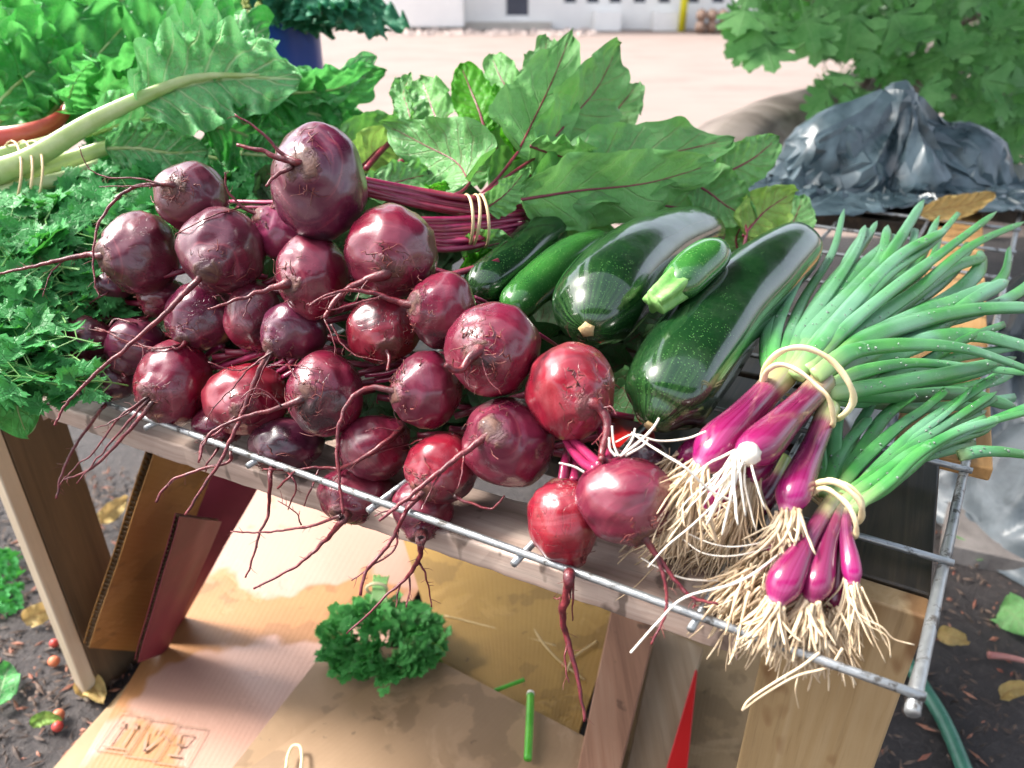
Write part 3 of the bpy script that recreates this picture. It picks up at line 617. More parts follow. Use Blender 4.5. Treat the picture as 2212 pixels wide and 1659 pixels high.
for idx, (k, x, y, rx, ry, rp, off, col, lab) in enumerate(B):
    c, R, d, ax, ay = beets[k]; rr = random.Random(idx + 50)
    g = 'beetroots piled on the rack'
    t = thing('beetroot', lab, 'beetroot', c - Z * R * .95, g)
    # root direction
    dr = (FWD + (rp[0] - CX) / F * RIGHT + (CY - rp[1]) / F * UP).normalized(); oc = CAM - c; bq = oc.dot(dr); disc = bq * bq - (oc.length_squared - (R * 1.02) ** 2)
    if disc > 0: e = CAM + dr * (-bq - sqrt(disc))
    else: e = c + (Q(rp[0], rp[1], d) - c).normalized() * R
    rd = (e - c).normalized()
    me = beet_mesh(idx * 7 + 3, R, 5)
    q = rd.to_track_quat('Z', 'Y').to_matrix()
    # give the measured breadth and height
    S = Matrix.Identity(3)
    for v in me.vertices:
        p = q @ v.co; a = p.dot(RIGHT); u_ = p.dot(UP); f_ = p.dot(FWD)
        p = RIGHT * (a * ax / R) + UP * (u_ * ay / R) + FWD * f_; v.co = q.transposed() @ p
    o = bpy.data.objects.new('body', me); COL.objects.link(o); o.parent = t; o.location = c - t.location; o.rotation_euler = q.to_euler(); o.color = (*col, 1)
    e2 = c + rd * R * 1.0; _, _, de = proj(e2)
    hair = MB()
    for j, (pts, w0, w1) in enumerate(RT[k]):
        n = max(8, int(sum((Vector(a) - Vector(b_)).length for a, b_ in zip(pts, pts[1:])) / 7))
        drop = -.02 if j == 0 else -.015
        pth = px_path(pts, de + .004 if j == 0 else de - .004, de + drop, n)
        if j == 0:
            nb = 2 if k in 'BCD' else 6
            for i_ in range(0, min(nb, len(pth))):
                w_ = 1 - i_ / nb; pth[i_] = pth[i_].lerp(c + rd * R * (.88 + .055 * i_), w_ if i_ else 1)
        sd_ = rr.random() * 100
        pth = [p + Vector((noise.noise(Vector((i * .35, sd_, 0))), noise.noise(Vector((i * .35, sd_, 9))), noise.noise(Vector((i * .35, sd_, 19))))) * .0016 for i, p in enumerate(pth)]
        dd = proj(pth[len(pth) // 2])[2]; r0 = w0 * dd / F / 2; r1 = w1 * dd / F / 2
        mb = MB()
        if j == 0:
            rad = lambda s: (lerp(r0, r1, s ** .55) + r0 * 1.0 * exp(-s * n / 2.4)) * (1 + .18 * noise.noise(Vector((s * n * .8, sd_, 3))))
        else: rad = lambda s: lerp(r0, r1, s ** .7) * (1 + .15 * noise.noise(Vector((s * n * .8, sd_, 3))))
        tube(mb, pth, rad, 8, mod=lambda s, a: 1 + .12 * noise.noise(Vector((s * n * .7, cos(a) * 2, sin(a) * 2 + sd_))))
        mb.build('tap_root' if j == 0 else 'side_root', ROOT, t)
        # rootlets along
        for i in range(2, len(pth) - 1):
            if rr.random() < .33:
                L = rr.uniform(.003, .012); dv_ = rvec(rr); tn = (pth[i + 1] - pth[i]).normalized(); dv_ = (dv_ - tn * dv_.dot(tn)).normalized() * L + tn * L * .7
                tube(hair, catmull([pth[i], pth[i] + dv_ * .5 + rvec(rr) * .0012, pth[i] + dv_ + rvec(rr) * .002], 4), lambda s: .00045 * (1 - .6 * s), 4, cap=False)
    # curly fine hairs on the skin round the root base
    for i in range(rr.randint(34, 60)):
        a0 = rr.uniform(0, 2 * pi); th = abs(rr.gauss(.05, .26)) + .03
        s1 = q @ Vector((1, 0, 0)); s2 = q @ Vector((0, 1, 0)); pts = []
        dth = rr.uniform(.1, .3); da = rr.uniform(-.7, .7); lift = rr.random() < .5
        for m_ in range(5):
            thh = th + dth * m_ / 4; aa = a0 + da * (m_ / 4) + rr.uniform(-.12, .12)
            nn = rd * cos(thh) + (s1 * cos(aa) + s2 * sin(aa)) * sin(thh)
            pp = RIGHT * (nn.dot(RIGHT) * ax) + UP * (nn.dot(UP) * ay) + FWD * (nn.dot(FWD) * R)
            pts.append(c + pp * (1.03 + (.02 * m_ * rr.uniform(.5, 1.6) if lift else 0)))
        tube(hair, catmull(pts, 8), lambda s, q_=rr.uniform(.0004, .0009): q_ * (1 - .5 * s), 4, cap=False)
    hm = hair.build('root_hairs', HAIR, t)
# stems that grow from the crowns of the front beetroots
def beet_stems(key, paths, w):
    root = [o for o in bpy.data.objects if o.name.startswith('beetroot') and o.get('label') == next(b_[8] for b_ in B if b_[0] == key)][0]
    for pts in paths:
        mb = MB(); P = catmull([Q(*p) for p in pts], 14); wd = w * pts[0][2] / F / 2
        tube(mb, P, lambda s: wd * (1.1 - .25 * s), 8, flat=.75, mod=lambda s, a: 1 + .08 * cos(a * 3)); mb.build('stem', BSTEM, root)
dE = beets['E'][2]; dD = beets['D'][2]
beet_stems('E', [[(1300, 1008, dE), (1275, 985, dE + .02), (1240, 950, dE + .05), (1225, 930, dE + .07)], [(1290, 1015, dE), (1262, 1000, dE + .02), (1232, 965, dE + .05), (1215, 930, dE + .07)], [(1312, 1000, dE), (1308, 970, dE + .03), (1300, 935, dE + .06), (1290, 920, dE + .07)]], 26)
beet_stems('D', [[(1215, 1040, dD + .01), (1220, 1000, dD + .02), (1228, 960, dD + .05)], [(1240, 1040, dD + .01), (1240, 1000, dD + .03), (1245, 960, dD + .06)]], 22)
beet_stems('l', [[(570, 745, .93), (520, 760, .95), (465, 782, .96)], [(590, 755, .92), (530, 775, .94), (470, 795, .95)], [(600, 765, .92), (560, 785, .93), (520, 800, .94)], [(480, 745, .96), (450, 765, .97), (430, 790, .98)]], 18)
beet_stems('m', [[(640, 770, .90), (620, 790, .9), (590, 810, .91)], [(660, 765, .9), (650, 790, .9), (610, 815, .9)], [(625, 772, .9), (600, 786, .91), (560, 800, .92)]], 14)
beet_stems('o', [[(320, 690, 1.04), (270, 688, 1.05), (225, 686, 1.06)]], 14)
beet_stems('k', [[(880, 790, .86), (840, 805, .87), (790, 812, .88)], [(900, 800, .86), (860, 815, .87), (810, 825, .88)]], 14)
beet_stems('h', [[(1022, 650, .83), (1035, 655, .84), (1060, 672, .87)], [(1026, 642, .83), (1045, 650, .84), (1075, 670, .87)]], 10)
beet_stems('i', [[(1160, 720, .80), (1185, 735, .82), (1210, 752, .85)]], 12)
beet_stems('e', [[(600, 437, .98), (560, 437, 1.0), (500, 435, 1.02)], [(610, 445, .98), (570, 447, 1.0), (515, 447, 1.02)]], 13)

# ------------------------------------------------------------------ leaves
def prof(kind, u):
    if kind == 'beet': return (sin(pi * min(1, u) ** .78)) ** .55 if 0 < u < 1 else 0
    if kind == 'tri': return (sin(pi * u ** .52)) ** .8 if 0 < u < 1 else 0
    if kind == 'chard': return (sin(pi * min(1, u) ** .85)) ** .55 if 0 < u < 1 else 0
    return sin(pi * u)
def leaf(mb, ctrl, w, kind='beet', twist=0, twist2=None, cup=.15, ruf=.1, rf=5, seed=0, nu=48, nv=20, puck=.0046, nveins=7, jag=.10):
    rr = random.Random(seed); o = rvec(rr) * 30
    P = catmull([c if isinstance(c, Vector) else Q(*c) for c in ctrl], nu)
    T, _ = frames(P); vs = []; uv = []
    dmid = sum(proj(p)[2] for p in P) / len(P); W = w * dmid / F / 2
    tw2 = twist if twist2 is None else twist2
    for i in range(nu + 1):
        u = i / nu; t = T[i]; N0 = (CAM - P[i]).normalized(); N0 = (N0 - t * N0.dot(t)).normalized()
        N = Quaternion(t, radians(lerp(twist, tw2, u))) @ N0; S = t.cross(N).normalized()
        for j in range(nv + 1):
            v = j / nv * 2 - 1; av = abs(v)
            wd = W * prof(kind, max(.0, min(1, u))) * (1 + jag * noise.noise(Vector((u * 9, v * .6, seed))) + jag * .6 * noise.noise(Vector((u * 24, (1 if v > 0 else -1) * 3, seed + 5))))
            hgt = cup * W * av ** 1.6 * (1 - .0) * prof(kind, u)
            hgt += (ruf + .05) * W * av ** 1.8 * (sin(u * rf * 2 * pi + (1.3 if v > 0 else 4.1) + rr.random() * 0 + seed) + .7 * noise.noise(Vector((u * rf * 2.2, v * 1.5, seed * 1.7))))
            fr = ((u - .17 * 1.2 * av ** .8) * nveins) % 1
            hgt += puck * (abs(sin(pi * (fr - .5))) * (.3 + av)) + puck * 1.6 * noise.noise(Vector((u * 12, v * 6, seed))) * av
            vs.append(P[i] + S * (v * wd) + N * (hgt) - t * (.12 * W * av * 0)); uv.append((u, j / nv))
    fs = [(i * (nv + 1) + j, i * (nv + 1) + j + 1, (i + 1) * (nv + 1) + j + 1, (i + 1) * (nv + 1) + j) for i in range(nu) for j in range(nv)]
    mb.add(vs, fs, uv)
    return P
def leaf_part(root, ctrl, w, mat, rib=None, ribw=(8, 2), stem=None, **k):
    mb = MB(); P = leaf(mb, ctrl, w, **k); o = mb.build('leaf', mat, root)
    if rib:
        mb = MB(); pts = ([Q(*c) for c in stem] if stem else []) + P[:int(len(P) * .93)]
        if stem: pts = catmull([Q(*c) for c in stem] , 12) + P[1:int(len(P) * .93)]
        dm = proj(P[0])[2]; n0 = (CAM - P[0]).normalized()
        off = n0 * .0012; pts = [p + off for p in pts]
        tube(mb, pts, lambda s: lerp(ribw[0], ribw[1], s ** .8) * dm / F / 2, 7, n0=n0, flat=.8); sub(mb, 'rib', rib, o, root)
    return o

gr = thing('beet_greens_bunch', 'large beet leaves on crimson stems held by three tan rubber bands behind the zucchini', 'beet greens', Q(1015, 480, 1.02))
D0 = 1.0
# stems, upper bundle and lower bundle
rr = random.Random(9)
for i in range(9):
    o1 = i * 6
    mb = MB(); P = catmull([Q(775 + rr.uniform(-8, 8), 385 + o1 * .55, .93), Q(880, 405 + o1 * .7, .97), Q(1000, 425 + o1 * .75, 1.0 - rr.random() * .012), Q(1090, 432 + o1 * .7 + rr.uniform(-4, 4), 1.03), Q(1180 + rr.uniform(-10, 20), 440 + o1 * .5, 1.06)], 24)
    ww = rr.uniform(7, 11); tube(mb, P, lambda s: ww * (1.1 - .3 * s) / F * D0 * .75, 8, mod=lambda s, a: 1 + .1 * cos(a * 3)); mb.build('stem', BSTEM_DK if i % 3 else BSTEM, gr)
for i in range(9):
    mb = MB(); P = catmull([Q(905 + rr.uniform(-8, 8), 475 + i * 7, .95), Q(960, 474 + i * 8, .98), Q(1030, 470 + i * 7.5, 1.0 - rr.random() * .012), Q(1120 + rr.uniform(-6, 14), 462 + i * 5, 1.04)], 20)
    ww = rr.uniform(7, 11); tube(mb, P, lambda s: ww * (1.1 - .3 * s) / F * D0 * .8, 8, mod=lambda s, a: 1 + .1 * cos(a * 3)); mb.build('stem', BSTEM_DK if i % 2 else BSTEM, gr)
for k_, (sx, wob) in enumerate(((0, 0), (14, 6), (34, -4))):
    cc = []
    for m_ in range(25):
        a = m_ / 24 * 2 * pi; x = 1008 + sx + 14 * sin(a) + wob * cos(a); y = 478 - 58 * cos(a); dd = 1.0 - .045 * sin(a * 1.0 + .2)
        cc.append(Q(x, y, dd + .0))
    mb = MB(); tube(mb, cc, lambda s: .0021, 8, flat=.7); mb.build('rubber_band', BAND, gr)
LF = [
 # ctrl, width, mat, stem, kwargs
 ([(1120,432,1.02),(1250,412,1.06),(1400,395,1.10),(1550,352,1.14)],165,BLEAF_UN,None,dict(kind='beet',twist=14,cup=.10,ruf=.20,rf=3,seed=1)),
 ([(1150,430,1.05),(1290,372,1.10),(1430,335,1.14),(1585,300,1.18)],175,BLEAF,[(1020,440,1.0),(1090,437,1.02),(1150,430,1.05)],dict(kind='beet',twist=-22,cup=.12,ruf=.22,rf=3,seed=2)),
 ([(1118,330,1.08),(1150,265,1.12),(1195,170,1.17),(1236,66,1.20)],185,BLEAF_UN,[(1035,425,1.01),(1075,385,1.03),(1118,330,1.08)],dict(kind='tri',twist=5,cup=.10,ruf=.10,rf=3,seed=3)),
 ([(1160,235,1.20),(1165,180,1.22),(1175,130,1.24),(1182,82,1.26)],92,BLEAF,None,dict(kind='beet',twist=-20,cup=.2,ruf=.15,rf=3,seed=4)),
 ([(1165,335,1.10),(1230,260,1.15),(1290,190,1.20),(1335,100,1.24)],150,BLEAF,[(1040,425,1.01),(1105,375,1.04),(1165,335,1.10)],dict(kind='beet',twist=20,cup=.25,ruf=.15,rf=4,seed=5)),
 ([(1145,315,1.07),(1185,330,1.08),(1230,340,1.09),(1275,330,1.11)],125,BLEAF_UN,None,dict(kind='beet',twist=35,cup=.3,ruf=.18,rf=3,seed=6)),
 ([(1015,395,1.02),(985,350,1.06),(920,315,1.09),(825,265,1.12)],190,BLEAF,[(960,425,.99),(995,415,1.0),(1015,395,1.02)],dict(kind='tri',twist=-12,cup=.15,ruf=.10,rf=3,seed=7)),
 ([(1050,290,1.18),(1035,240,1.19),(1015,190,1.21),(995,140,1.22)],100,BLEAF_BR,None,dict(kind='beet',twist=10,cup=.12,ruf=.10,rf=2,seed=8)),
 ([(1112,345,1.12),(1105,290,1.13),(1088,240,1.14),(1070,185,1.16)],78,BLEAF_BR,None,dict(kind='beet',twist=40,cup=.3,ruf=.2,rf=3,seed=9)),
 ([(1130,270,1.22),(1110,215,1.23),(1080,165,1.25),(1062,120,1.27)],100,BLEAF_UN,None,dict(kind='beet',twist=-15,cup=.2,ruf=.1,rf=3,seed=10)),
 ([(885,300,1.2),(880,260,1.21),(872,215,1.23),(862,172,1.25)],84,BLEAF,None,dict(kind='beet',twist=30,cup=.3,ruf=.12,rf=2,seed=11)),
 ([(960,290,1.2),(940,250,1.22),(925,210,1.24),(912,170,1.26)],110,BLEAF_UN,None,dict(kind='beet',twist=-20,cup=.2,ruf=.15,rf=3,seed=12)),
 ([(890,265,1.15),(880,230,1.16),(872,200,1.18),(888,160,1.2)],50,BLEAF,None,dict(kind='beet',twist=-35,cup=.3,ruf=.1,rf=2,seed=13)),
 ([(1270,330,1.26),(1300,280,1.28),(1335,235,1.30),(1380,180,1.33)],120,BLEAF,None,dict(kind='beet',twist=-20,cup=.2,ruf=.12,rf=3,seed=14)),
 ([(1535,392,1.20),(1580,368,1.21),(1630,340,1.22),(1680,298,1.24)],105,BLEAF,None,dict(kind='beet',twist=10,cup=.15,ruf=.08,rf=2,seed=15)),
 ([(1490,390,1.15),(1530,415,1.16),(1570,445,1.16),(1630,480,1.16)],125,BLEAF,None,dict(kind='beet',twist=-15,cup=.2,ruf=.15,rf=3,seed=16)),
 ([(1605,510,1.13),(1630,480,1.15),(1660,450,1.17),(1715,415,1.19)],115,BLEAF_YE,None,dict(kind='beet',twist=15,cup=.15,ruf=.15,rf=3,seed=17)),
 ([(1690,540,1.22),(1705,500,1.24),(1720,465,1.26),(1735,425,1.28)],90,BLEAF,None,dict(kind='beet',twist=-10,cup=.1,ruf=.08,rf=2,seed=18)),
 ([(1050,450,1.0),(1085,425,1.0),(1110,400,1.01),(1140,362,1.02)],72,BLEAF_UN,None,dict(kind='tri',twist=20,cup=.25,ruf=.1,rf=2,seed=19)),
 ([(790,425,1.05),(840,400,1.06),(890,385,1.07),(935,375,1.09)],85,BLEAF,None,dict(kind='beet',twist=-25,cup=.2,ruf=.15,rf=3,seed=20)),
 ([(900,420,.99),(920,412,1.0),(945,402,1.0),(965,396,1.01)],34,BLEAF_BR,None,dict(kind='beet',twist=30,cup=.3,ruf=.2,rf=2,seed=21)),
 ([(1130,470,1.08),(1190,480,1.10),(1250,495,1.11),(1330,520,1.12)],130,BLEAF,None,dict(kind='beet',twist=-10,cup=.15,ruf=.12,rf=3,seed=22)),
 ([(1000,560,1.0),(1030,545,1.0),(1060,530,1.0),(1110,520,1.0)],95,BLEAF,None,dict(kind='beet',twist=10,cup=.2,ruf=.3,rf=3,seed=23)),
 ([(1010,600,.99),(1020,575,1.0),(1045,560,1.0),(1085,545,1.0)],60,BLEAF_BR,None,dict(kind='beet',twist=20,cup=.2,ruf=.3,rf=3,seed=24)),
 ([(880,400,1.1),(930,385,1.13),(990,375,1.15),(1060,370,1.17)],150,BLEAF,None,dict(kind='beet',twist=-40,cup=.2,ruf=.15,rf=3,seed=25)),
 ([(1060,400,1.14),(1130,380,1.18),(1200,385,1.2),(1300,400,1.2)],150,BLEAF,None,dict(kind='beet',twist=-20,cup=.2,ruf=.15,rf=3,seed=26)),
 ([(1020,330,1.22),(1080,320,1.24),(1130,310,1.26),(1200,300,1.28)],170,BLEAF,None,dict(kind='beet',twist=-20,cup=.2,ruf=.15,rf=3,seed=27)),
 ([(760,380,1.12),(790,350,1.13),(820,320,1.15),(870,290,1.18)],110,BLEAF_YE,None,dict(kind='beet',twist=10,cup=.2,ruf=.15,rf=3,seed=28)),
 ([(740,330,1.25),(790,300,1.27),(840,290,1.28),(900,300,1.3)],110,BLEAF,None,dict(kind='beet',twist=10,cup=.2,ruf=.15,rf=3,seed=29)),
 ([(1380,430,1.13),(1440,445,1.15),(1500,450,1.16),(1560,440,1.2)],140,BLEAF,None,dict(kind='beet',twist=-10,cup=.2,ruf=.12,rf=3,seed=30)),
 ([(1600,560,1.2),(1590,520,1.2),(1600,490,1.2),(1620,450,1.22)],100,BLEAF,None,dict(kind='beet',twist=-10,cup=.2,ruf=.12,rf=3,seed=31)),
]
for c_, w_, m_, st, kw in LF:
    leaf_part(gr, c_, w_, m_, BSTEM_DK, (8, 2) if w_ > 90 else (5, 1.5), st, **kw)
for pts, ww in (([(790,365,1.1),(820,330,1.13),(850,300,1.16)],13), ([(790,390,1.05),(830,372,1.08),(870,350,1.1)],16), ([(790,400,1.08),(830,402,1.1),(880,405,1.12)],20), ([(1605,540,1.12),(1612,505,1.13),(1606,470,1.15)],8)):
    mb = MB(); tube(mb, catmull([Q(*p) for p in pts], 12), lambda s: ww / F / 2 * 1.05, 8); mb.build('stem', BSTEM_DK, gr)

# hidden mass of greens that the beetroots lie on
hm = thing('beet_greens_heap', 'dark heap of crimson stems and beet leaves that shows in the gaps between the beetroots', 'beet greens', QZ(700, 900, RACK))
rr = random.Random(77); sm = MB(); lm = MB()
for i in range(150):
    x = rr.uniform(200, 1250); y = rr.uniform(560, 1000); y = max(y, 480 + abs(x - 800) * .25) if x < 1250 else y
    d = 1 / (PLN[0] + PLN[1] * x + PLN[2] * y) + rr.uniform(.075, .12)
    if y > 830 + (x - 115) * .36 - 60 or (x > 940 and y < 790): continue
    p = Q(x, y, d)
    if p.z < RACK + .01: continue
    dv = Vector((rr.uniform(.5, 1), rr.uniform(-.3, .6), rr.uniform(-.2, .2))).normalized() * rr.uniform(.04, .09)
    tube(sm, catmull([p - dv, p + rvec(rr) * .008, p + dv], 6), lambda s: .004, 6)
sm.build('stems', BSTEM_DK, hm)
for i in range(60):
    x = rr.uniform(220, 1260); y = rr.uniform(560, 960)
    if y > 830 + (x - 115) * .36 - 110 or (x > 900 and y < 800): continue
    d = 1 / (PLN[0] + PLN[1] * x + PLN[2] * y) + rr.uniform(.10, .15)
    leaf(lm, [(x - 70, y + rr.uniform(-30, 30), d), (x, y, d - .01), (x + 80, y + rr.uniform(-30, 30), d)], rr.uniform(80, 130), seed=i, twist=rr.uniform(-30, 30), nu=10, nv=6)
for i in range(46):
    x = rr.uniform(560, 960); y = rr.uniform(400, 600)
    leaf(lm, [(x - 60, y + rr.uniform(-30, 30), 1.10), (x, y, 1.08 + rr.uniform(0, .05)), (x + 80, y + rr.uniform(-30, 30), 1.12)], rr.uniform(80, 120), seed=i + 200, twist=rr.uniform(-30, 30), nu=10, nv=6)
for i in range(46):
    x = rr.uniform(1010, 1560); y = rr.uniform(560, 900); p = QZ(x, y, RACK + .012 + rr.random() * .01); q_ = Vector((rr.uniform(-1, 1), rr.uniform(-1, 1), 0)).normalized() * .06
    if (p - O_).dot(U) < .33: continue
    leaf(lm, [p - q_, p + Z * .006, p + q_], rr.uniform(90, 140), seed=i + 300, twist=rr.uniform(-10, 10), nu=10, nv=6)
lm.build('leaves', m_leaf('shaded_beet_leaf', (.02, .07, .02), (.035, .10, .03), (.12, .02, .03), 7, .03, 1.2, .1), hm)  # leaf green darkened to stand in for the shade inside the gaps

# ------------------------------------------------------------------ zucchini
def zucchini(label, ctrl, mat, stem=None, scar=None, seed=0, n=70):
    P0 = [Q(*c[:3]) for c in ctrl]; t = thing('zucchini', label, 'zucchini', sum(P0, Vector()) / len(P0) - Z * .04, 'zucchini on the rack')
    C4 = catmull([Vector((c[0], c[1], c[3])) for c in ctrl], n); D4 = catmull([Vector((c[2], 0, 0)) for c in ctrl], n)
    pts = [Q(a.x, a.y, d.x) for a, d in zip(C4, D4)]; rad = [a.z * d.x / F for a, d in zip(C4, D4)]
    T, _ = frames(pts); r0, r1 = rad[0] * .62, rad[-1] * .75
    pts = [pts[0] - T[0] * r0, pts[0] - T[0] * r0 * .5] + pts + [pts[-1] + T[-1] * r1 * .5, pts[-1] + T[-1] * r1]; rad = [rad[0], rad[0]] + rad + [rad[-1], rad[-1]]
    cum = [0]
    for a, b_ in zip(pts, pts[1:]): cum.append(cum[-1] + (b_ - a).length)
    Lt = cum[-1]; N_ = 120; al = []; k = 0
    L0, L1 = rad[0] * 1.25, rad[-1] * 1.1
    for i in range(N_ + 1):
        u = .5 - .5 * cos(pi * i / N_); u = lerp(i / N_, u, .8); sL = u * Lt
        while k < len(cum) - 2 and cum[k + 1] < sL: k += 1
        f_ = (sL - cum[k]) / max(1e-9, cum[k + 1] - cum[k]); p = pts[k].lerp(pts[k + 1], f_); r_ = lerp(rad[k], rad[k + 1], f_)
        e0 = min(1, sL / L0); e1 = min(1, (Lt - sL) / L1); r_ *= max(0, 1 - (1 - e0) ** 2.1) ** .5 * max(0, 1 - (1 - e1) ** 2.1) ** .5
        al.append((p, max(.0006, r_)))
    for _ in range(4): al = al[:1] + [((al[i - 1][0] + al[i][0] * 2 + al[i + 1][0]) / 4, (al[i - 1][1] + al[i][1] * 2 + al[i + 1][1]) / 4) for i in range(1, len(al) - 1)] + al[-1:]
    mb = MB(); sd = seed * 3.3
    tube(mb, [a for a, _ in al], [b_ for _, b_ in al], 64, cap=True, mod=lambda s, a: 1 + .014 * cos(a * 5 + sd) + .028 * noise.noise(Vector((s * 5, cos(a) * 1.2, sin(a) * 1.2 + sd))))
    mb.build('body', mat, t)
    if scar:
        mb = MB(); p = al[0][0]; tt = T[0]
        vs = []; 
        tube(mb, [p + tt * .003, p - tt * .0005, p - tt * .0025], [scar * 1.0, scar * .95, scar * .6], 10, mod=lambda s, a: 1 + .12 * cos(a * 5)); mb.build('blossom_scar', CORK, t)
    if stem:
        mb = MB(); P = catmull([Q(*s_[:3]) for s_ in stem], 12); R_ = [s_[3] * s_[2] / F for s_ in stem]
        tube(mb, P, lambda s: lerp(R_[0], R_[-1], s), 30, mod=lambda s, a: 1 + (.13 + .1 * s) * cos(a * 5) + .05 * noise.noise(Vector((s * 4, a * 2, 0)))); mb.build('stem_end', ZSTEM, t)
    return t
zucchini('dark green zucchini at the back next to the rubber-banded beet stems', [(1035,625,.93,50),(1095,580,.98,52),(1150,530,1.04,50),(1190,497,1.08,42)], Z_DK, seed=1)
zucchini('slim mid-green zucchini between the dark back one and the thick one', [(1110,662,.90,42),(1160,615,.95,45),(1230,560,1.01,46),(1290,530,1.06,38)], Z_MD, seed=2)
zucchini('thick dark zucchini with its pale blossom scar facing the camera', [(1276,690,.80,78),(1290,655,.83,98),(1345,595,.90,96),(1420,540,.99,80),(1485,510,1.06,64),(1520,505,1.10,52)], Z_DK, scar=.0085, seed=3)
zucchini('small short zucchini with a cut green stem lying across the two big ones', [(1462,618,.80,42),(1490,590,.82,47),(1525,560,.84,44),(1548,545,.86,34)], Z_MD, stem=[(1470,606,.81,36),(1440,632,.79,32),(1412,655,.78,26)], seed=4)
zucchini('largest glossy dark zucchini sloping down to the onion bulbs', [(1422,888,.74,70),(1440,855,.75,96),(1490,775,.80,104),(1560,680,.87,97),(1640,600,.94,80),(1700,550,1.00,66),(1722,535,1.03,55)], Z_DK, scar=.0065, seed=5)

# ------------------------------------------------------------------ spring onions
def onion_bulb(root, ctrl, tint=0):
    """ctrl: (x,y,d,r) from root plate to leaf sheath"""
    n = 44; C4 = catmull([Vector((c[0], c[1], c[3])) for c in ctrl], n); D4 = catmull([Vector((c[2], 0, 0)) for c in ctrl], n)
    pts = [Q(a.x, a.y, d.x) for a, d in zip(C4, D4)]; rad = [max(.0006, a.z * d.x / F) for a, d in zip(C4, D4)]
    T, _ = frames(pts); p = pts[0]; r = rad[0]
    al = [(p - T[0] * r * .5 * cos(k / 5 * pi / 2), max(.0008, r * sin(k / 5 * pi / 2))) for k in range(5)] + list(zip(pts, rad))
    mb = MB(); sd = p.x * 50
    tube(mb, [a for a, _ in al], [b_ for _, b_ in al], 28, mod=lambda s, a: 1 + .02 * cos(a * 4 + sd) + .025 * noise.noise(Vector((s * 3, cos(a) * 2 + sd, sin(a) * 2))))
    o = mb.build('bulb', BULB, root); return o, al[0][0], -T[0]
def onion_roots(root, part, base, dirn, n, L, spread, seed, mat=OROOT, r=.0014, grav=.5, curl=.42, rad0=.006, toward=None):
    rr = random.Random(seed); mb = MB()
    for i in range(int(n * 2.7)):
        st = base + rvec(rr) * rad0; d = (dirn + rvec(rr) * spread).normalized(); ln = L * rr.uniform(.45, 1.15); pts = [st]; c = rvec(rr) * curl
        m = 7
        for k in range(m):
            d = (d + c * .25 + Vector((0, 0, -grav)) * .22 + rvec(rr) * curl * .35 + (toward * .1 if toward else Vector())).normalized(); pts.append(pts[-1] + d * ln / m)
        q = rr.uniform(.5, 1.15) * r
        tube(mb, catmull(pts, 12), lambda s: q * (1 - .45 * s) * (1 + .25 * noise.noise(Vector((s * 6, i * 1.7, seed)))) if s < .96 else q * .4, 5)
    return sub(mb, 'roots', mat, part, root)
def onion_leaf(root, pts, r0, r1=None, seed=0, tip=True, flat=.55):
    n = 30; jr = random.Random(seed * 13 + 5); pts = [pts[0], pts[1]] + [(p[0] + jr.uniform(-9, 9), p[1] + jr.uniform(-9, 9), p[2] + jr.uniform(-.008, .008)) for p in pts[2:]]; P = catmull([Q(*p) for p in pts], n); dm = pts[len(pts) // 2][2]; r1 = r1 if r1 else r0 * .5; sd = seed * 2.7
    n0 = (CAM - P[0]).normalized()
    def rad(s): return (lerp(r0, r1, s ** 1.4) * (.82 + .18 * min(1, s * 5))) * dm / F * (1 + .05 * noise.noise(Vector((s * 7, sd, 0)))) * (1 if s < .955 or not tip else max(.15, (1 - s) / .045))
    mb = MB(); tube(mb, P, rad, 16, n0=n0, flat=flat, mod=lambda s, a: 1 + .03 * cos(a * 2 + s * 8 + sd) + .07 * cos(a * 5 + sd) * min(1, s * 4) + .10 * noise.noise(Vector((s * 6, cos(a) * 1.5, sd)))); o = mb.build('green_leaf', OLEAF, root)
    return P, [rad(i / n) for i in range(n + 1)], n0
def drops(root, leaves, n, seed):
    import bmesh
    rr = random.Random(seed); mb = MB()
    bm = bmesh.new(); bmesh.ops.create_icosphere(bm, subdivisions=1, radius=1); V0 = [v.co.copy() for v in bm.verts]; F0 = [tuple(v.index for v in f.verts) for f in bm.faces]; bm.free()
    for i in range(n):
        P, R_, n0 = rr.choice(leaves); k = rr.randint(6, len(P) - 3); t = (P[k + 1] - P[k]).normalized(); nn = (n0 - t * n0.dot(t)).normalized(); B_ = t.cross(nn)
        a = rr.uniform(-.75, .75); p = P[k] + B_ * (R_[k] * .8 * sin(a)) + nn * (R_[k] * .57 * cos(a)) + t * rr.uniform(0, .006); s = rr.uniform(.0006, .0015)
        mb.add([p + v * s for v in V0], F0)
    o = mb.build('water_drops', DROP, root); o['kind'] = 'stuff'
a = M('water'); a.P(base=(.75, .88, .80), rough=.03, trans=.75, ior=1.33, spec=.9); DROP = a.m

o1 = thing('spring_onion_bunch', 'upper bunch of red spring onions with big purple bulbs, lying beside the largest zucchini', 'spring onions', Q(1740, 840, .76), 'bunches of red spring onions')
bulbs1 = [
 ([(1513,1008,.665,22),(1535,985,.67,44),(1560,955,.68,50),(1605,905,.70,38),(1655,850,.73,31),(1690,810,.75,33)], (-.55,-.9), 46, .075),
 ([(1604,986,.640,22),(1622,975,.648,38),(1648,958,.66,44),(1700,905,.69,34),(1745,860,.72,29),(1775,825,.74,31)], (-.6,-1), 9, .070),
 ([(1702,1102,.645,20),(1710,1075,.65,36),(1722,1045,.66,36),(1750,980,.69,27),(1775,920,.71,23),(1790,880,.73,24)], (-.2,-1), 34, .045),
 ([(1625,1035,.69,18),(1640,1010,.69,28),(1660,975,.70,28),(1700,920,.72,22),(1740,870,.74,20)], (-.3,-1), 34, .075),
]
DN = Vector((0, 0, -1))
